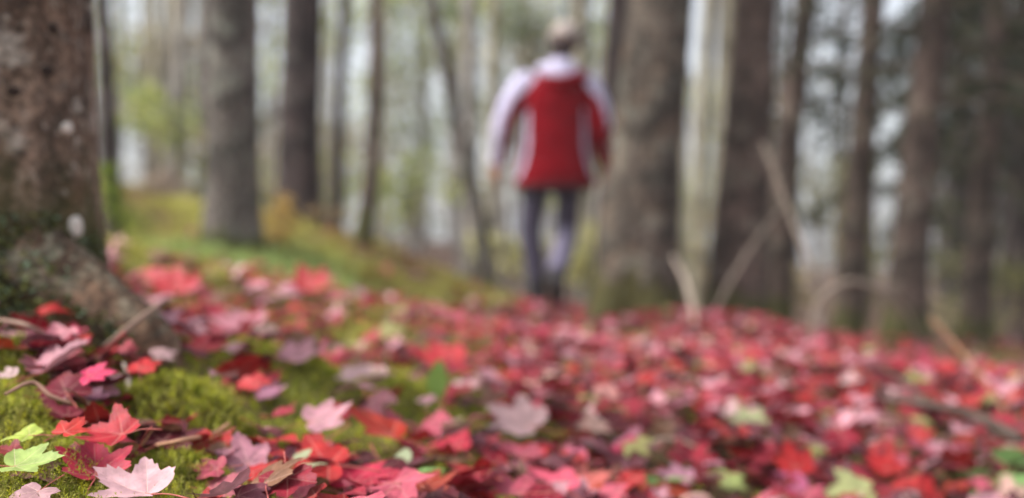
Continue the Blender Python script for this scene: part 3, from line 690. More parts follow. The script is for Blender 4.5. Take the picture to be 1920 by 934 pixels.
lift[-n_ex:] *= .6; zz = zg(x, y) + lift; ppx = 960 + x / y * F; ppy = YH - (zz - CZ) / y * F
inview = (ppx > -10) & (ppx < 1930) & (ppy < 940) & (ppy > 0)
score = np.where(inview, size / y, 0)
order = np.argsort(-score); NS = 298 - len(HERO); single = set(order[:NS].tolist())
PLACES = [(60, 690, 'on moss left of nearest tree'), (200, 760, 'in the left leaf pile'), (330, 690, 'below the root of the nearest tree'), (350, 900, 'around the deep green moss'),
          (500, 740, 'behind the bright lime moss cushion'), (520, 890, 'near the wide scarlet leaf'), (660, 830, 'around the large crimson pink leaf'), (760, 720, 'on the moss around the green seedling'), (780, 900, 'at the bottom edge below the seedling'),
          (940, 720, 'behind the pale pink star-shaped leaf'), (920, 860, 'left of the hot pink leaf'), (1060, 780, 'around the pale peach narrow leaf'), (1150, 890, 'right of the hot pink leaf'), (1200, 720, 'around the pale salmon leaf'),
          (1330, 790, 'between lilac pink and cream green leaves'), (1380, 890, 'around the light green bottom leaf'), (1500, 780, 'behind the vivid red cupped leaf'), (1560, 890, 'around the pale green bottom leaf'),
          (1680, 800, 'under the dark fallen stick'), (1700, 890, 'left of the green corner plant'), (1850, 770, 'around the slanting twig foot'), (1860, 900, 'around the green corner plant'), (1650, 700, 'behind the dark fallen stick')]
SINGLES = {}
acc_V = []; acc_F = []; acc_C = []; acc_UV = []; off = 0
for i in range(len(x)):
    c = np.array(lin(PAL[ci[i]][0])) * .74 * random.uniform(.7, 1.15)
    if i in single:
        pl = min(PLACES, key=lambda q: (q[0] - ppx[i]) ** 2 + 2 * (q[1] - ppy[i]) ** 2)[2]
        sz = 'small' if size[i] < .048 else ('large' if size[i] > .055 else 'middling')
        SINGLES.setdefault(f'{sz} {PALN[ci[i]]} maple leaf {pl}', []).append((ppx[i], add_leaf(x[i], y[i], size[i], yaw[i], tilt[i], roll[i], c, i % 14, lift[i], None, group='maple leaves ' + pl)))
    else:
        V, Fc = LO[i % 14]; rot = leaf_rot(yaw[i], tilt[i], roll[i]); 
        P = ((V - CEN) * size[i]) @ rot.T
        gx, gy = x[i], y[i]
        P = P + np.array((gx, gy, 0)); acc_V.append(P); acc_F.append(Fc + off); acc_C.append(np.repeat(c[None], len(V), 0)); acc_UV.append(V[:, :2]); off += len(V)
nv = [len(p) for p in acc_V]; V = np.vstack(acc_V); gap = V[:, 2] - zg(V[:, 0], V[:, 1]); st = 0
idx_rest = [i for i in range(len(x)) if i not in single]
for q, i in enumerate(idx_rest):
    g = gap[st:st + nv[q]]; V[st:st + nv[q], 2] += -np.quantile(g, .08) + lift[i]; st += nv[q]
me = fastmesh('leaf_carpet', V, np.vstack(acc_F), True); set_col(me, np.vstack(acc_C)); set_uv(me, np.vstack(acc_UV))
tag(link('leaf_carpet', me, M['leaves']), 'dense carpet of fallen red and pink maple leaves', 'leaves', kind='stuff')
for lb, lst in SINGLES.items():
    lst.sort(key=lambda q: q[0])
    for k, (_, o) in enumerate(lst):
        o['label'] = lb if len(lst) == 1 else lb + ', ' + (('left' if k == 0 else 'right') + ' of two' if len(lst) == 2 else (ORD[k] + ('' if k == 0 else ' from left')))
print('leaves', len(x), 'single', len(single))

# ------------------------------------------------------------------ moss and litter
def sprigs(P, hgt, nl, ll, cols, lean=.5):
    """each sprig: a leaning stem carrying nl little leaflets in a spiral"""
    n = len(P); ax = rng.normal(size=(n, 3)) * lean; ax[:, 2] = 1; ax /= np.linalg.norm(ax, axis=1)[:, None]
    H = hgt * (.6 + .7 * rng.random(n)); t = np.linspace(.15, 1, nl)
    base = P[:, None, :] + ax[:, None, :] * (H[:, None] * t[None, :])[:, :, None]
    u = np.cross(ax, np.array((1, 0, 0.13))); u /= np.linalg.norm(u, axis=1)[:, None]; v = np.cross(ax, u)
    an = np.arange(nl) * 2.4 + rng.random(n)[:, None] * 6.28
    out = u[:, None, :] * np.cos(an)[:, :, None] + v[:, None, :] * np.sin(an)[:, :, None]
    L = ll * (1.1 - .6 * t)[None, :, None] * (.7 + .6 * rng.random((n, 1, 1)))
    d = out + ax[:, None, :] * .7; sd = np.cross(out, ax[:, None, :])
    V = np.stack([base - sd * L * .17, base + sd * L * .17, base + d * L], 2).reshape(-1, 3)
    cols = np.asarray(cols); c = cols[rng.integers(0, len(cols), n)][:, None, :] * (.7 + .6 * rng.random((n, 1, 1))) * np.ones((1, nl, 1))
    return V, np.arange(len(V)).reshape(-1, 3), np.repeat(c.reshape(-1, 3), 3, 0)
def scatter(n, x0, x1, y0, y1, f):
    x = rng.uniform(x0, x1, n); y = rng.uniform(y0, y1, n); k = rng.random(n) < f(x, y); x, y = x[k], y[k]; return np.stack([x, y, zg(x, y) - .001], 1)
LIME = LC((174, 170, 46), (184, 186, 62), (146, 158, 40), (190, 190, 96)); DEEP = LC((96, 108, 34), (120, 132, 44), (78, 88, 30)); OLIV = LC((128, 124, 56), (150, 142, 72), (104, 102, 46))
parts = []
P = scatter(60000, -.75, -.05, .95, 1.5, lambda x, y: np.where(cushion_q(x, y) < 1.1, .75, .18)); parts.append(sprigs(P, .014, 9, .0055, np.vstack([LIME, OLIV])))
P = scatter(42000, -1.0, .1, 1.4, 2.8, lambda x, y: np.where(cushion_q(x, y) < 1.1, .8, .2) * (np.abs(x) < .5 * y)); parts.append(sprigs(P, .016, 6, .008, np.vstack([LIME, LIME, DEEP])))
P = scatter(9000, -.5, 1.8, 1.4, 4, lambda x, y: np.where(cushion_q(x, y) < 1.1, .9, .22)); parts.append(sprigs(P, .02, 5, .012, np.vstack([OLIV, LIME])))
V = []; Fc = []; C = []; off = 0
for a_, b_, c_ in parts: V.append(a_); Fc.append(b_ + off); C.append(c_); off += len(a_)
print('moss tris', sum(len(f) for f in Fc))
face_o = face_obj('moss', (np.vstack(V), np.vstack(Fc), np.vstack(C)), M['moss']); tag(face_o, 'lime and olive moss cushions between the fallen leaves', 'moss', kind='stuff')
P = scatter(26000, -4.2, 1.0, 2.8, 9.5, lambda x, y: np.clip(1.05 - dens(x, y), .03, 1) * (np.abs(x) < .55 * y)); 
nm = np.array([mnoise.noise(Vector((p[0] * 2.6, p[1] * 1.5, 3))) + .5 * mnoise.noise(Vector((p[0] * 7, p[1] * 4, 8))) for p in P])
g3 = [sprigs(P[nm < -.12], .02, 4, .026, LC((132, 104, 70), (150, 122, 86), (116, 92, 62), (140, 126, 70))), sprigs(P[(nm >= -.12) & (nm < .22)], .03, 4, .03, LC((150, 144, 66), (168, 156, 80), (136, 134, 56), (160, 158, 80))), sprigs(P[nm >= .22], .035, 4, .034, LC((184, 176, 92), (168, 168, 84), (194, 186, 112)))]
o1 = len(g3[0][0]); o2 = o1 + len(g3[1][0]); gr = (np.vstack([g[0] for g in g3]), np.vstack([g3[0][1], g3[1][1] + o1, g3[2][1] + o2]), np.vstack([g[2] for g in g3]))
tag(face_obj('bank_moss', gr, M['moss']), 'olive yellow moss and short grass covering the bank behind the leaves', 'moss', kind='stuff')
g0 = hit(475, 505); P = np.stack([rng.normal(g0.x, .2, 900), rng.normal(g0.y + .15, .3, 900)], 1); P = np.c_[P, zg(P[:, 0], P[:, 1])]
tag(face_obj('grass', sprigs(P, .05, 4, .06, LC((150, 170, 100), (136, 156, 84), (168, 184, 120), (140, 138, 74))), M['moss']), 'patch of fresh mint green grass in front of the lichened tree', 'grass', kind='stuff')
P = scatter(9000, -1.6, 4.5, 1.0, 8, lambda x, y: np.full_like(x, .8) * (np.abs(x) < .5 * y + .1)); P[:, 2] += .004
ln = faces(P, .022, LC((122, 92, 70), (150, 118, 94), (84, 60, 48), (176, 150, 124), (110, 60, 54)), 1.2, 0, .16)
tag(face_obj('needle_litter', ln, M['litter']), 'brown needles and bark crumbs between the leaves', 'litter', kind='stuff')

# yellow bush by the lichened trunk
def bush(name, label, px, py, d, r, n, cols, cat='shrub', fs=.03):
    c = at(px, py, d); z = zg1(c.x, d); b = (c.x, d, z); e = link(name, None, loc=b); tag(e, label, cat)
    VV = []; FF = []; off = 0; cs = []
    for i in range(9):
        q = np.array(c) + rng.normal(size=3) * r * np.array((.6, .4, .45)); cs.append(q)
        V, Fc = tube([np.array((c.x + random.uniform(-.03, .03), d, z - .03)), (np.array((c.x, d, z)) + q) / 2 + rng.normal(size=3) * .02, q], [.006, .004, .002], 5, 7); VV.append(V); FF += [tuple(k + off for k in f) for f in Fc]; off += len(V)
    link('stem', mesh('stem', np.vstack(VV) - np.array(b), FF), M['twig'], e)
    face_obj('foliage', blobs(cs, [r * .45] * 9, n, fs, cols, .3), M['foliage'], e, b)
bush('yellow_shrub', 'small golden yellow shrub at the right foot of the lichened tree', 512, 405, 5.9, .14, 520, LC((190, 160, 84), (200, 172, 104), (168, 138, 84)))
bush('tan_shrub', 'withered tan brush on the bank between nearest and lichened tree', 300, 350, 8, .35, 700, LC((150, 132, 116), (170, 152, 134), (126, 108, 94)), fs=.05)
bush('tan_shrub', 'withered tan brush right of the golden yellow shrub', 600, 415, 7.4, .16, 300, LC((168, 142, 104), (150, 128, 98)))

for (px, py, d, r, ph, cc) in ((1500, 520, 9, .35, 'straw brown undergrowth behind the bent branch', 0), (1640, 500, 10, .45, 'olive undergrowth left of the stout conifer', 1), (1770, 600, 9, .4, 'straw brown undergrowth right of the stout conifer', 0),
                         (1900, 520, 9.5, .4, 'olive undergrowth low at the right edge', 1), (1320, 470, 10, .35, 'straw brown undergrowth between thickest and brown leaning trunk', 0)):
    bush('undergrowth', ph, px, py, d, r, 420, (LC((150, 136, 106), (176, 164, 126), (122, 108, 84)), LC((112, 112, 66), (140, 136, 84), (92, 94, 58)))[cc], 'shrub', .06)
# ------------------------------------------------------------------ twigs and branches
def twig(name, label, pts, rad, mat, cat='twig', seg=10, bump=.12):
    P = [np.array(p) for p in pts]; o0 = P[0]; o = tube_obj(name, P, rad, mat, None, seg, max(16, 7 * len(P)), bump, random.random() * 30, o0); tag(o, label, cat); return o
def on(px, py, up=.0): p = hit(px, py); return np.array((p.x, p.y, p.z + up))
tw = twig('fallen_stick', 'dark fallen stick lying on red leaves at right', [on(1640, 790, .055), on(1740, 812, .065), on(1830, 832, .06), on(1915, 865, .045)], [.006, .011, .012, .015], M['dark_twig'], 'stick')
tube_obj('side_shoot', [on(1740, 812, .065) - np.array(tw.location), on(1690, 790, .1) - np.array(tw.location), on(1655, 780, .11) - np.array(tw.location)], [.006, .005, .003], M['dark_twig'], tw, 7, 10, .1)
st = on(1912, 822); sd = st[1]
twig('slanting_twig', 'thin orange-brown twig slanting up left from the leaves at the right edge', [st, gp(1860, 735, sd + .12), gp(1800, 655, sd + .25), gp(1745, 598, sd + .4)], [.0045, .0042, .004, .0028], m_plain('orange_twig', (146, 104, 78), .7, .25, 50))
twig('bent_branch', 'bare pale branch bending down beside the brown leaning trunk', [gp(1432, 270, 5.6), gp(1455, 330, 5.55), gp(1485, 410, 5.5), gp(1515, 490, 5.4), gp(1535, 560, 5.4), np.array((*gp(1545, 620, 5.4)[:2], zg1(gp(1545, 620, 5.4)[0], 5.4) - .02))], [.008, .012, .012, .011, .010, .010], M['greytwig'], 'branch')
twig('arched_branch', 'thin grey branch arching over the ground in front of the conifers', [np.array((*gp(1522, 620, 4.9)[:2], zg1(gp(1522, 620, 4.9)[0], 4.9) - .02)), gp(1528, 585, 4.9), gp(1550, 550, 4.9), gp(1595, 528, 4.95), gp(1650, 545, 5.0), gp(1700, 585, 5.1), np.array((*gp(1735, 640, 5.2)[:2], zg1(gp(1735, 640, 5.2)[0], 5.2)))], [.011, .013, .013, .012, .010, .008, .006], M['greytwig'], 'branch')
twig('leaning_stick', 'pale stick leaning against the foot of the thickest trunk', [np.array((*gp(1308, 590, 5.0)[:2], zg1(gp(1308, 590, 5.0)[0], 5.0) - .01)), gp(1290, 540, 5.2), gp(1262, 480, 5.6)], [.008, .008, .006], M['pale_twig'], 'stick')
twig('crossing_branch', 'thin brown branch crossing low in front of the brown leaning trunk', [np.array((*gp(1330, 600, 5.7)[:2], zg1(gp(1330, 600, 5.7)[0], 5.7) - .01)), gp(1380, 510, 5.8), gp(1440, 420, 6.0), gp(1470, 385, 6.0)], [.009, .009, .008, .006], M['greytwig'], 'branch')
twig('pale_twig', 'pale broken twig in front of the lime green star-shaped leaf', [on(10, 805, .035), on(60, 800, .045), on(95, 815, .04), on(133, 828, .04)], [.0015, .0026, .0028, .002], m_plain('tan_twig', (150, 112, 96), .75, .25, 70), seg=10)
twig('pale_twig', 'tan twig lying on the moss at the left edge below nearest tree', [on(-30, 625, .02), on(40, 655, .03), on(95, 680, .03)], [.002, .003, .002], M['twig'])
twig('pale_twig', 'short grey twig poking up right of the left leaf pile', [on(248, 770, .0), on(240, 735, .015), on(232, 725, .03)], [.003, .0035, .002], M['pale_twig'])
twig('tan_twig', 'long tan stalk lying across moss below the bright lime cushion', [on(290, 862, .015), on(340, 868, .022), on(400, 862, .03), on(430, 850, .035)], [.002, .0025, .0025, .002], m_plain('stalk_tan', (176, 132, 104), .7, .2, 60))
twig('pale_twig', 'buff twig half buried in leaves right of bottom centre', [on(1180, 885, .03), on(1250, 872, .045), on(1330, 880, .03)], [.005, .006, .004], m_plain('buff_twig', (176, 150, 128), .75, .25, 60))

# ------------------------------------------------------------------ small green plants
def oval_leaf(L, w, bend=.15, fold=.12, n=9):
    V = []; Fc = []
    for i in range(n):
        t = i / (n - 1); hw = w * math.sin(math.pi * min(1, t * .97 + .015)) ** .75 * (1.1 - .35 * t)
        for s in (-1, -.5, 0, .5, 1): V.append((s * hw, t * L, fold * abs(s) * hw - bend * L * t * t + .02 * L * math.sin(t * 9 + s)))
    for i in range(n - 1):
        for j in range(4): a = i * 5 + j; Fc.append((a, a + 1, a + 6, a + 5))
    return mesh('leaf', V, Fc)
M['green'] = m_plain('plant_leaf_green', (120, 150, 52), .45, .25, 90, .5, .3); M['mint'] = m_plain('plant_leaf_mint', (140, 178, 104), .45, .25, 90, .5, .3); M['deepgreen'] = m_plain('plant_leaf_deep', (84, 112, 52), .5, .25, 90, .5, .25)
M['greygreen'] = m_plain('plant_leaf_greygreen', (156, 164, 128), .55, .25, 90, .4, .25); M['stemg'] = m_plain('plant_stem', (134, 140, 84), .6, .2, 60)
def plant(name, label, px, py, leaves, mats, stem=.0025):
    """leaves: (stem height m, outward m, azimuth deg, leaf length m, width m, leaf pitch deg)"""
    p = hit(px, py); e = link(name, None, loc=p); tag(e, label, 'plant')
    for i, (h, o_, az, L, w, pit) in enumerate(leaves):
        a = R(az); tipv = np.array((math.cos(a) * o_, math.sin(a) * o_, h))
        V, Fc = tube([(0, 0, -.01), tipv * np.array((.3, .3, .6)), tipv], [stem, stem * .8, stem * .5], 6, 8); link('stem', mesh('stem', V, Fc), M['stemg'], e)
        lf = link('leaf', oval_leaf(L, w), mats[i % len(mats)], e); lf.location = tipv; lf.rotation_euler = (R(pit), 0, a - math.pi / 2)
plant('seedling', 'green seedling with one upright oval leaf in moss at the centre', 818, 790, [(.035, .004, 80, .07, .021, 84), (.02, .014, 160, .035, .012, 40)], [M['green'], M['greygreen']])
plant('leafy_plant', 'low green plant with broad leaves in the bottom right corner', 1885, 935,
      [(.05, .03, 190, .11, .03, 2), (.06, .02, 10, .1, .034, 8), (.055, .04, 260, .09, .034, -6), (.045, .05, 160, .11, .028, 0), (.065, .01, 60, .09, .034, 20), (.04, .06, 225, .09, .028, 0), (.05, .05, 300, .09, .03, -5)], [M['deepgreen'], M['mint'], M['mint'], M['deepgreen']])
plant('leafy_sprig', 'grey-green sprig of small leaves at the bottom edge under the scarlet leaf', 520, 925, [(.02, .02, 170, .035, .012, 10), (.025, .02, 20, .035, .012, 15), (.03, .03, 60, .03, .01, 30)], [M['greygreen']])
plant('leafy_sprig', 'grey-green sprig at the bottom edge below the green seedling', 745, 925, [(.02, .015, 200, .04, .014, 10), (.025, .02, -10, .04, .014, 15), (.03, .015, 80, .035, .012, 40)], [M['greygreen'], M['mint']])
plant('leafy_sprig', 'small green sprig at the bottom edge right of centre', 1215, 925, [(.02, .02, 190, .04, .014, 10), (.02, .025, 0, .045, .015, 10), (.03, .015, 270, .04, .014, 0)], [M['deepgreen'], M['mint']])

# ------------------------------------------------------------------ walker seen from behind
def ring_loft(rings, n=24):
    """rings: (center, rx, ry, tilt about x) stacked; closed ends"""
    V = []; Fc = []
    for (c, rx, ry) in rings:
        for j in range(n):
            a = 2 * math.pi * j / n; cs, sn = math.cos(a), math.sin(a); k = 2.4
            V.append((c[0] + rx * math.copysign(abs(cs) ** (2 / k), cs), c[1] + ry * math.copysign(abs(sn) ** (2 / k), sn), c[2]))
    m = len(rings)
    for i in range(m - 1):
        for j in range(n): Fc.append((i * n + j, i * n + (j + 1) % n, (i + 1) * n + (j + 1) % n, (i + 1) * n + j))
    Fc.append(tuple(range(n))[::-1]); Fc.append(tuple((m - 1) * n + j for j in range(n)))
    return np.array(V), Fc
def ellipsoid(c, r, seg=20, rg=14, rot=None):
    V = []; Fc = []
    for i in range(rg + 1):
        ph = math.pi * i / rg
        for j in range(seg): a = 2 * math.pi * j / seg; V.append((r[0] * math.sin(ph) * math.cos(a), r[1] * math.sin(ph) * math.sin(a), r[2] * math.cos(ph)))
    V = np.array(V)
    if rot is not None: V = V @ np.array(rot).T
    V = V + np.array(c)
    for i in range(rg):
        for j in range(seg): Fc.append((i * seg + j, (i + 1) * seg + j, (i + 1) * seg + (j + 1) % seg, i * seg + (j + 1) % seg))
    return V, Fc
def fuse(name, pieces, voxel, mat=None, parent=None, smooth_it=4):
    """one continuous surface out of overlapping closed pieces"""
    VV = []; FF = []; off = 0
    for V, Fc in pieces: VV.append(np.asarray(V)); FF += [tuple(q + off for q in f) for f in Fc]; off += len(V)
    me = mesh(name + '_raw', np.vstack(VV), FF); bm = bmesh.new(); bm.from_mesh(me); bmesh.ops.remove_doubles(bm, verts=bm.verts, dist=1e-5); bmesh.ops.recalc_face_normals(bm, faces=bm.faces); bm.to_mesh(me); bm.free()
    tmp = bpy.data.objects.new('tmp', me); COL.objects.link(tmp)
    md = tmp.modifiers.new('r', 'REMESH'); md.mode = 'VOXEL'; md.voxel_size = voxel
    sm = tmp.modifiers.new('s', 'SMOOTH'); sm.iterations = smooth_it; sm.factor = .5
    dg = bpy.context.evaluated_depsgraph_get(); me2 = bpy.data.meshes.new_from_object(tmp.evaluated_get(dg)); me2.name = name
    bpy.data.objects.remove(tmp); me2.shade_smooth()
    return link(name, me2, mat, parent)
SK = m_plain('skin', (184, 136, 120), .5, .1, 40)
JR = m_plain('jacket_red', (126, 0, 18), .75, .15, 14, .08, bump=.3, bdist=.01); JL = m_plain('jacket_lavender', (196, 190, 216), .7, .08, 14, .1, bump=.3, bdist=.01)
TR = m_plain('trousers_slate', (74, 68, 84), .8, .2, 24, .2, bump=.4, bdist=.006); TP = m_plain('trousers_pale', (112, 106, 126), .8, .25, 24, .2)
SH = m_plain('boot_black', (40, 36, 40), .6, .2, 30); HT = m_plain('knit_beige', (172, 160, 154), .9, .15, 60, .1); HR = m_plain('hair_dark', (62, 48, 46), .6, .3, 50)
HEAD = np.array((.075, .03, 1.615)); LS = np.array((-.165, 0, 1.375)); RS = np.array((.215, 0, 1.365))
LE = np.array((-.295, -.05, 1.11)); LW = np.array((-.335, .03, .865)); RE = np.array((.300, -.07, 1.09)); RW = np.array((.335, .03, .85))
def hand(wr, dirv, side):
    """palm, four fingers of different length, thumb leaving the side of the palm"""
    d = np.array(dirv); d = d / np.linalg.norm(d); fwd = np.array((0, 1., 0)); fwd -= d * (fwd @ d); fwd /= np.linalg.norm(fwd); inn = np.cross(d, fwd) * side
    out = [tube([wr - d * .03, wr + d * .02, wr + d * .055, wr + d * .085], [.027, .034, .037, .03], 12, 12)]
    for i, (o_, L) in enumerate(((-.027, .06), (-.009, .072), (.01, .078), (.028, .07))):
        b0 = wr + d * .075 + fwd * o_; b1 = b0 + d * L * .5 + inn * .006; b2 = b0 + d * L * .85 + inn * .024; out.append(tube([b0 - d * .02, b0, b1, b2], [.0095, .0095, .0085, .007], 8, 10))
    b0 = wr + d * .03 + fwd * .03; out.append(tube([b0 - fwd * .015, b0 + fwd * .018 + d * .02, b0 + fwd * .024 + d * .05 + inn * .01], [.013, .011, .008], 8, 9))
    return out
LH, LK, LA = np.array((-.09, 0, .86)), np.array((-.13, .03, .46)), np.array((-.085, .02, .09))
RH, RK, RA = np.array((.105, 0, .86)), np.array((.095, .06, .46)), np.array((.02, -.22, .17))
body = [ring_loft([((.02, 0, .80), .14, .1), ((.02, 0, .95), .15, .105), ((.02, 0, 1.1), .14, .1), ((.03, 0, 1.3), .165, .11), ((.035, 0, 1.4), .14, .09), ((.05, .01, 1.46), .06, .06), ((.06, .015, 1.53), .055, .058), ((.07, .02, 1.58), .055, .06)]),
        ellipsoid(HEAD + np.array((0, 0, .015)), (.076, .096, .112)), ellipsoid(HEAD + np.array((0, .03, -.05)), (.056, .066, .062)),
        ellipsoid(HEAD + np.array((0, .098, -.012)), (.014, .022, .024)), ellipsoid(HEAD + np.array((0, .086, -.055)), (.026, .014, .009)), ellipsoid(HEAD + np.array((0, .078, .022)), (.055, .016, .010)),
        ellipsoid(HEAD + np.array((-.078, -.005, -.005)), (.012, .02, .032)), ellipsoid(HEAD + np.array((.078, -.005, -.005)), (.012, .02, .032)),
        tube([LS, LE, LW], [.055, .043, .028], 14, 20), tube([RS, RE, RW], [.055, .043, .028], 14, 20),
        tube([LH, LK, LA], [.085, .055, .036], 14, 24), tube([RH, RK, RA], [.085, .055, .036], 14, 24),
        tube([LA, LA + np.array((0, .08, -.05)), LA + np.array((0, .17, -.06))], [.036, .038, .026], 10, 10), tube([RA + np.array((0, -.02, .0)), RA + np.array((0.01, .05, -.09)), RA + np.array((.01, .10, -.135))], [.034, .036, .026], 10, 10)]
body += hand(LW, LW - LE + np.array((0, 0, -.1)), 1) + hand(RW, RW - RE + np.array((-.06, 0, -.1)), -1)
person = fuse('person', body, .007, SK, None, 3)
tag(person, 'person walking away in red and lavender jacket, dark trousers and beige knit cap', 'person')
for s in (-1, 1):
    V, Fc = ellipsoid(HEAD + np.array((s * .03, .09, .012)), (.012, .008, .008), 12, 8); link('eye', mesh('eye', V, Fc), HR, person)
# jacket
jk = [ring_loft([((.018, .0, .735), .245, .165), ((.018, 0, .80), .246, .168), ((.02, 0, .95), .225, .155), ((.025, 0, 1.1), .21, .148), ((.03, 0, 1.25), .205, .148), ((.032, 0, 1.34), .2, .138), ((.035, 0, 1.40), .165, .118), ((.045, .0, 1.455), .1, .092), ((.055, .005, 1.5), .078, .085)], 40),
      tube([LS + np.array((.05, 0, .0)), LS + np.array((-.01, 0, -.03)), (LS + LE) / 2 + np.array((-.012, 0, 0)), LE, (LE + LW) / 2, LW + np.array((0, 0, .015))], [.082, .088, .08, .07, .062, .052], 22, 40, .05, 3),
      tube([RS + np.array((-.05, 0, .0)), RS + np.array((.01, 0, -.03)), (RS + RE) / 2 + np.array((.012, 0, 0)), RE, (RE + RW) / 2, RW + np.array((0, 0, .015))], [.082, .088, .08, .07, .062, .052], 22, 40, .05, 8)]
jacket = fuse('jacket', jk, .006, None, person, 7)
me = jacket.data; nv = len(me.vertices); co = np.empty(nv * 3); me.vertices.foreach_get('co', co); co = co.reshape(-1, 3)
nrm = np.empty(nv * 3); me.vertices.foreach_get('normal', nrm); nrm = nrm.reshape(-1, 3)
wr = np.array([mnoise.noise(Vector((p[0] * 9, p[1] * 9, p[2] * 14))) + .6 * mnoise.noise(Vector((p[0] * 20 + 5, p[1] * 20, p[2] * 26))) for p in co])
co += nrm * (wr * .008)[:, None]; me.vertices.foreach_set('co', co.ravel())
def seg_d(p, a, b):
    ab = b - a; t = np.clip(((p - a) @ ab) / (ab @ ab), 0, 1); return np.linalg.norm(p - a - t[:, None] * ab, axis=1), t
cen = np.array([f.center[:] for f in me.polygons])
lab_ = np.zeros(len(cen), int)
for sgn, A, B, Wr, idd in ((-1, LS, LE, LW, 1), (1, RS, RE, RW, 2)):
    d1, t1_ = seg_d(cen, A, B); d2, t2_ = seg_d(cen, B, Wr)
    axx = np.where(d1 < d2, (A + t1_[:, None] * (B - A))[:, 0], (B + t2_[:, None] * (Wr - B))[:, 0])
    sleeve = (np.minimum(d1, d2) < .098) & (sgn * (cen[:, 0] - .03) > .17)
    outer = sgn * (cen[:, 0] - axx) > (.004 if sgn < 0 else .03)
    yoke = (sgn * (cen[:, 0] - .035) > .115 + (1.42 - cen[:, 2]) * .75) & (cen[:, 2] > 1.28) & (sgn * (cen[:, 0] - .035) > .14)
    m_ = (sleeve & outer) | yoke
    if sgn > 0: m_ &= ~((d2 < d1) & (t2_ < .95) & ~((t2_ > .28) & (t2_ < .46)) & ~((t2_ > .68) & (t2_ < .8)))
    lab_[m_] = idd
    side_x = sgn * (cen[:, 0] - .02); w0 = .162 + .05 * ((cen[:, 2] - 1.0) / .2) ** 2 * (cen[:, 2] < 1.0) 
    pan = (~sleeve) & (lab_ == 0) & (cen[:, 2] < 1.2) & (cen[:, 2] > .78) & (side_x > w0) & (side_x < w0 + .024) & (np.abs(cen[:, 1]) < .17)
    lab_[pan] = 2 + idd
polys = [tuple(f.vertices) for f in me.polygons]
def sub(name, ids, mat, parent):
    used = sorted({v for i in ids for v in polys[i]}); mp = {v: k for k, v in enumerate(used)}
    return link(name, mesh(name, co[used], [tuple(mp[v] for v in polys[i]) for i in ids]), mat, parent)
jm = mesh('jacket', co, [polys[i] for i in np.nonzero(lab_ == 0)[0]]); jacket.data = jm; jm.materials.append(JR)
for k, nm in ((1, 'sleeve_panel'), (2, 'sleeve_panel'), (3, 'side_panel'), (4, 'side_panel')):
    ids = np.nonzero(lab_ == k)[0].tolist()
    if ids: sub(nm, ids, JL, jacket)
V, Fc = ring_loft([((.018, .0, .728), .246, .166), ((.018, 0, .722), .249, .169), ((.018, 0, .748), .25, .17), ((.018, 0, .754), .246, .166)], 40); link('hem', mesh('hem', V, Fc[:-2]), m_plain('hem_wine', (110, 12, 28), .6), jacket)
hood = fuse('hood', [tube([(-.075, .02, 1.45), (-.05, -.07, 1.44), (.045, -.115, 1.405), (.13, -.07, 1.43), (.16, .02, 1.445)], [.03, .042, .05, .042, .03], 16, 30, .12, 4), tube([(-.02, -.05, 1.47), (.05, -.085, 1.46), (.12, -.045, 1.47)], [.045, .055, .045], 14, 20, .1, 2)], .009, JL, jacket, 4)
hl = fuse('hood_lining', [tube([(-.04, -.11, 1.385), (.04, -.135, 1.355), (.12, -.115, 1.37), (.18, -.06, 1.40), (.19, .0, 1.42)], [.03, .042, .048, .044, .03], 14, 24, .12, 7)], .009, JR, jacket, 3)
# trousers, boots, cap, hair
trs = fuse('trousers', [ring_loft([((.01, 0, .70), .17, .115), ((.012, 0, .80), .18, .12), ((.015, 0, .92), .175, .12)], 32),
      tube([LH, (LH + LK) / 2, LK, (LK + LA) / 2, LA + np.array((0, 0, .02))], [.09, .08, .07, .066, .06], 18, 34, .06, 2), tube([RH, (RH + RK) / 2, RK], [.09, .08, .07], 18, 24, .06, 5)], .01, TR, person, 4)
cf = fuse('trouser_calf', [tube([RK + np.array((0, .0, .02)), (RK + RA) / 2, RA + np.array((0, .0, .03))], [.071, .072, .062], 18, 20, .1, 9)], .009, TP, trs, 3); cf['label'] = 'pale lower leg of the trousers'  # right trouser leg from knee to ankle, paler than the rest
def boot(A, pitch):
    Rm = np.array(Matrix.Rotation(pitch, 3, 'X')); f = lambda *p: A + Rm @ np.array(p)
    return fuse('boot', [tube([f(0, -.01, .09), f(0, -.01, 0), f(0, -.01, -.05)], [.058, .055, .05], 14, 10), tube([f(0, -.055, -.055), f(0, .02, -.05), f(0, .11, -.06), f(0, .185, -.068)], [.04, .05, .046, .03], 14, 18)], .008, SH, person, 3)
boot(LA, 0); bt = boot(RA, R(-48))
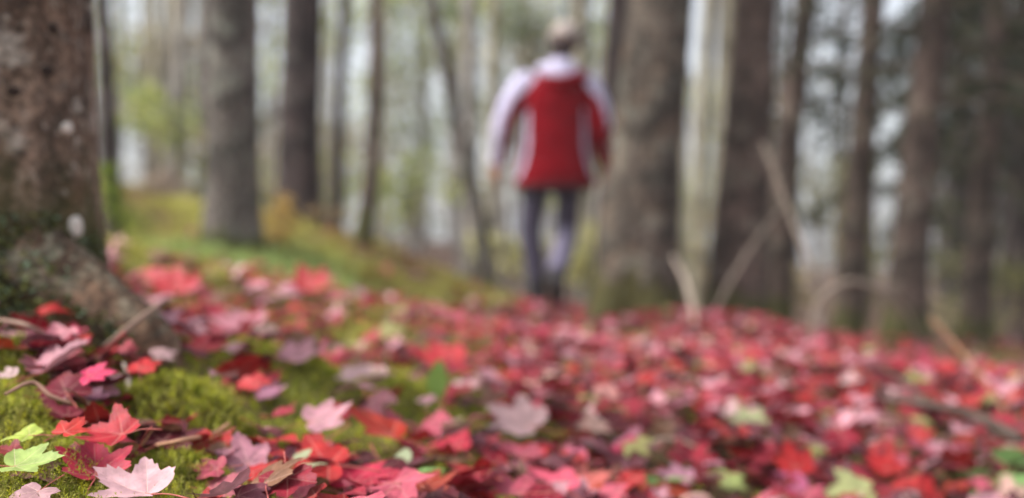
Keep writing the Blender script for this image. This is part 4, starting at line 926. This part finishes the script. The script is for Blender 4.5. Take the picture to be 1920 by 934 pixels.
def dome(name, c, r, cut, mat, parent, wob=0.02, rot=None):
    V, Fc = ellipsoid((0, 0, 0), r, 28, 20); keepf = [f for f in Fc if np.mean([V[q][2] for q in f]) > cut]
    V = np.array([v * (1 + wob * mnoise.noise(Vector(v) * 30)) for v in V])
    if rot is not None: V = V @ np.array(rot).T
    return link(name, mesh(name, V + np.array(c), keepf), mat, parent)
hair = fuse('hair', [ellipsoid(HEAD + np.array((-.012, -.03, -.012)), (.078, .08, .098)), ellipsoid(HEAD + np.array((-.02, -.055, -.06)), (.055, .045, .055))], .008, HR, person, 2)
cap = dome('knit_cap', HEAD + np.array((.004, -.005, .03)), (.1, .116, .12), -.006, HT, person, .03, Matrix.Rotation(R(-8), 3, 'X') @ Matrix.Rotation(R(14), 3, 'Y'))
V, Fc = tube([(HEAD[0] + .004 + .093 * math.cos(a), HEAD[1] - .005 + .111 * math.sin(a), HEAD[2] + .02 - .022 * math.cos(a)) for a in np.linspace(0, 2 * math.pi, 25)], [.014, .014], 8, 60); link('cap_band', mesh('cap_band', V, Fc), m_plain('knit_band', (140, 120, 114), .9, .2, 60, .1), cap)
p0 = at(1035, 570, 7.0); gz = min(zg1(p0.x + LA[0], 7.1), 9)
person.location = (p0.x, 7.0, gz + .035)

# ------------------------------------------------------------------ misty air
HAZE = 0.0025
if HAZE > 0:
    V, Fc = [], []
    x0, x1, y0, y1, z0, z1 = -300, 300, -300, 300, -9, 13
    V = [(x0, y0, z0), (x1, y0, z0), (x1, y1, z0), (x0, y1, z0), (x0, y0, z1), (x1, y0, z1), (x1, y1, z1), (x0, y1, z1)]
    hz = link('haze', mesh('haze', V, [(3, 2, 1, 0), (4, 5, 6, 7), (0, 1, 5, 4), (1, 2, 6, 5), (2, 3, 7, 6), (3, 0, 4, 7)], False)); hz['kind'] = 'stuff'; hz['label'] = 'thin pale mist hanging in the woods'
    m, nt = nodes('haze'); v = nt.nodes.new('ShaderNodeVolumePrincipled'); v.inputs['Color'].default_value = (.95, .96, 1, 1); v.inputs['Density'].default_value = HAZE; v.inputs['Anisotropy'].default_value = 0.2
    o = nt.nodes.new('ShaderNodeOutputMaterial'); nt.links.new(v.outputs[0], o.inputs['Volume']); hz.data.materials.append(m)
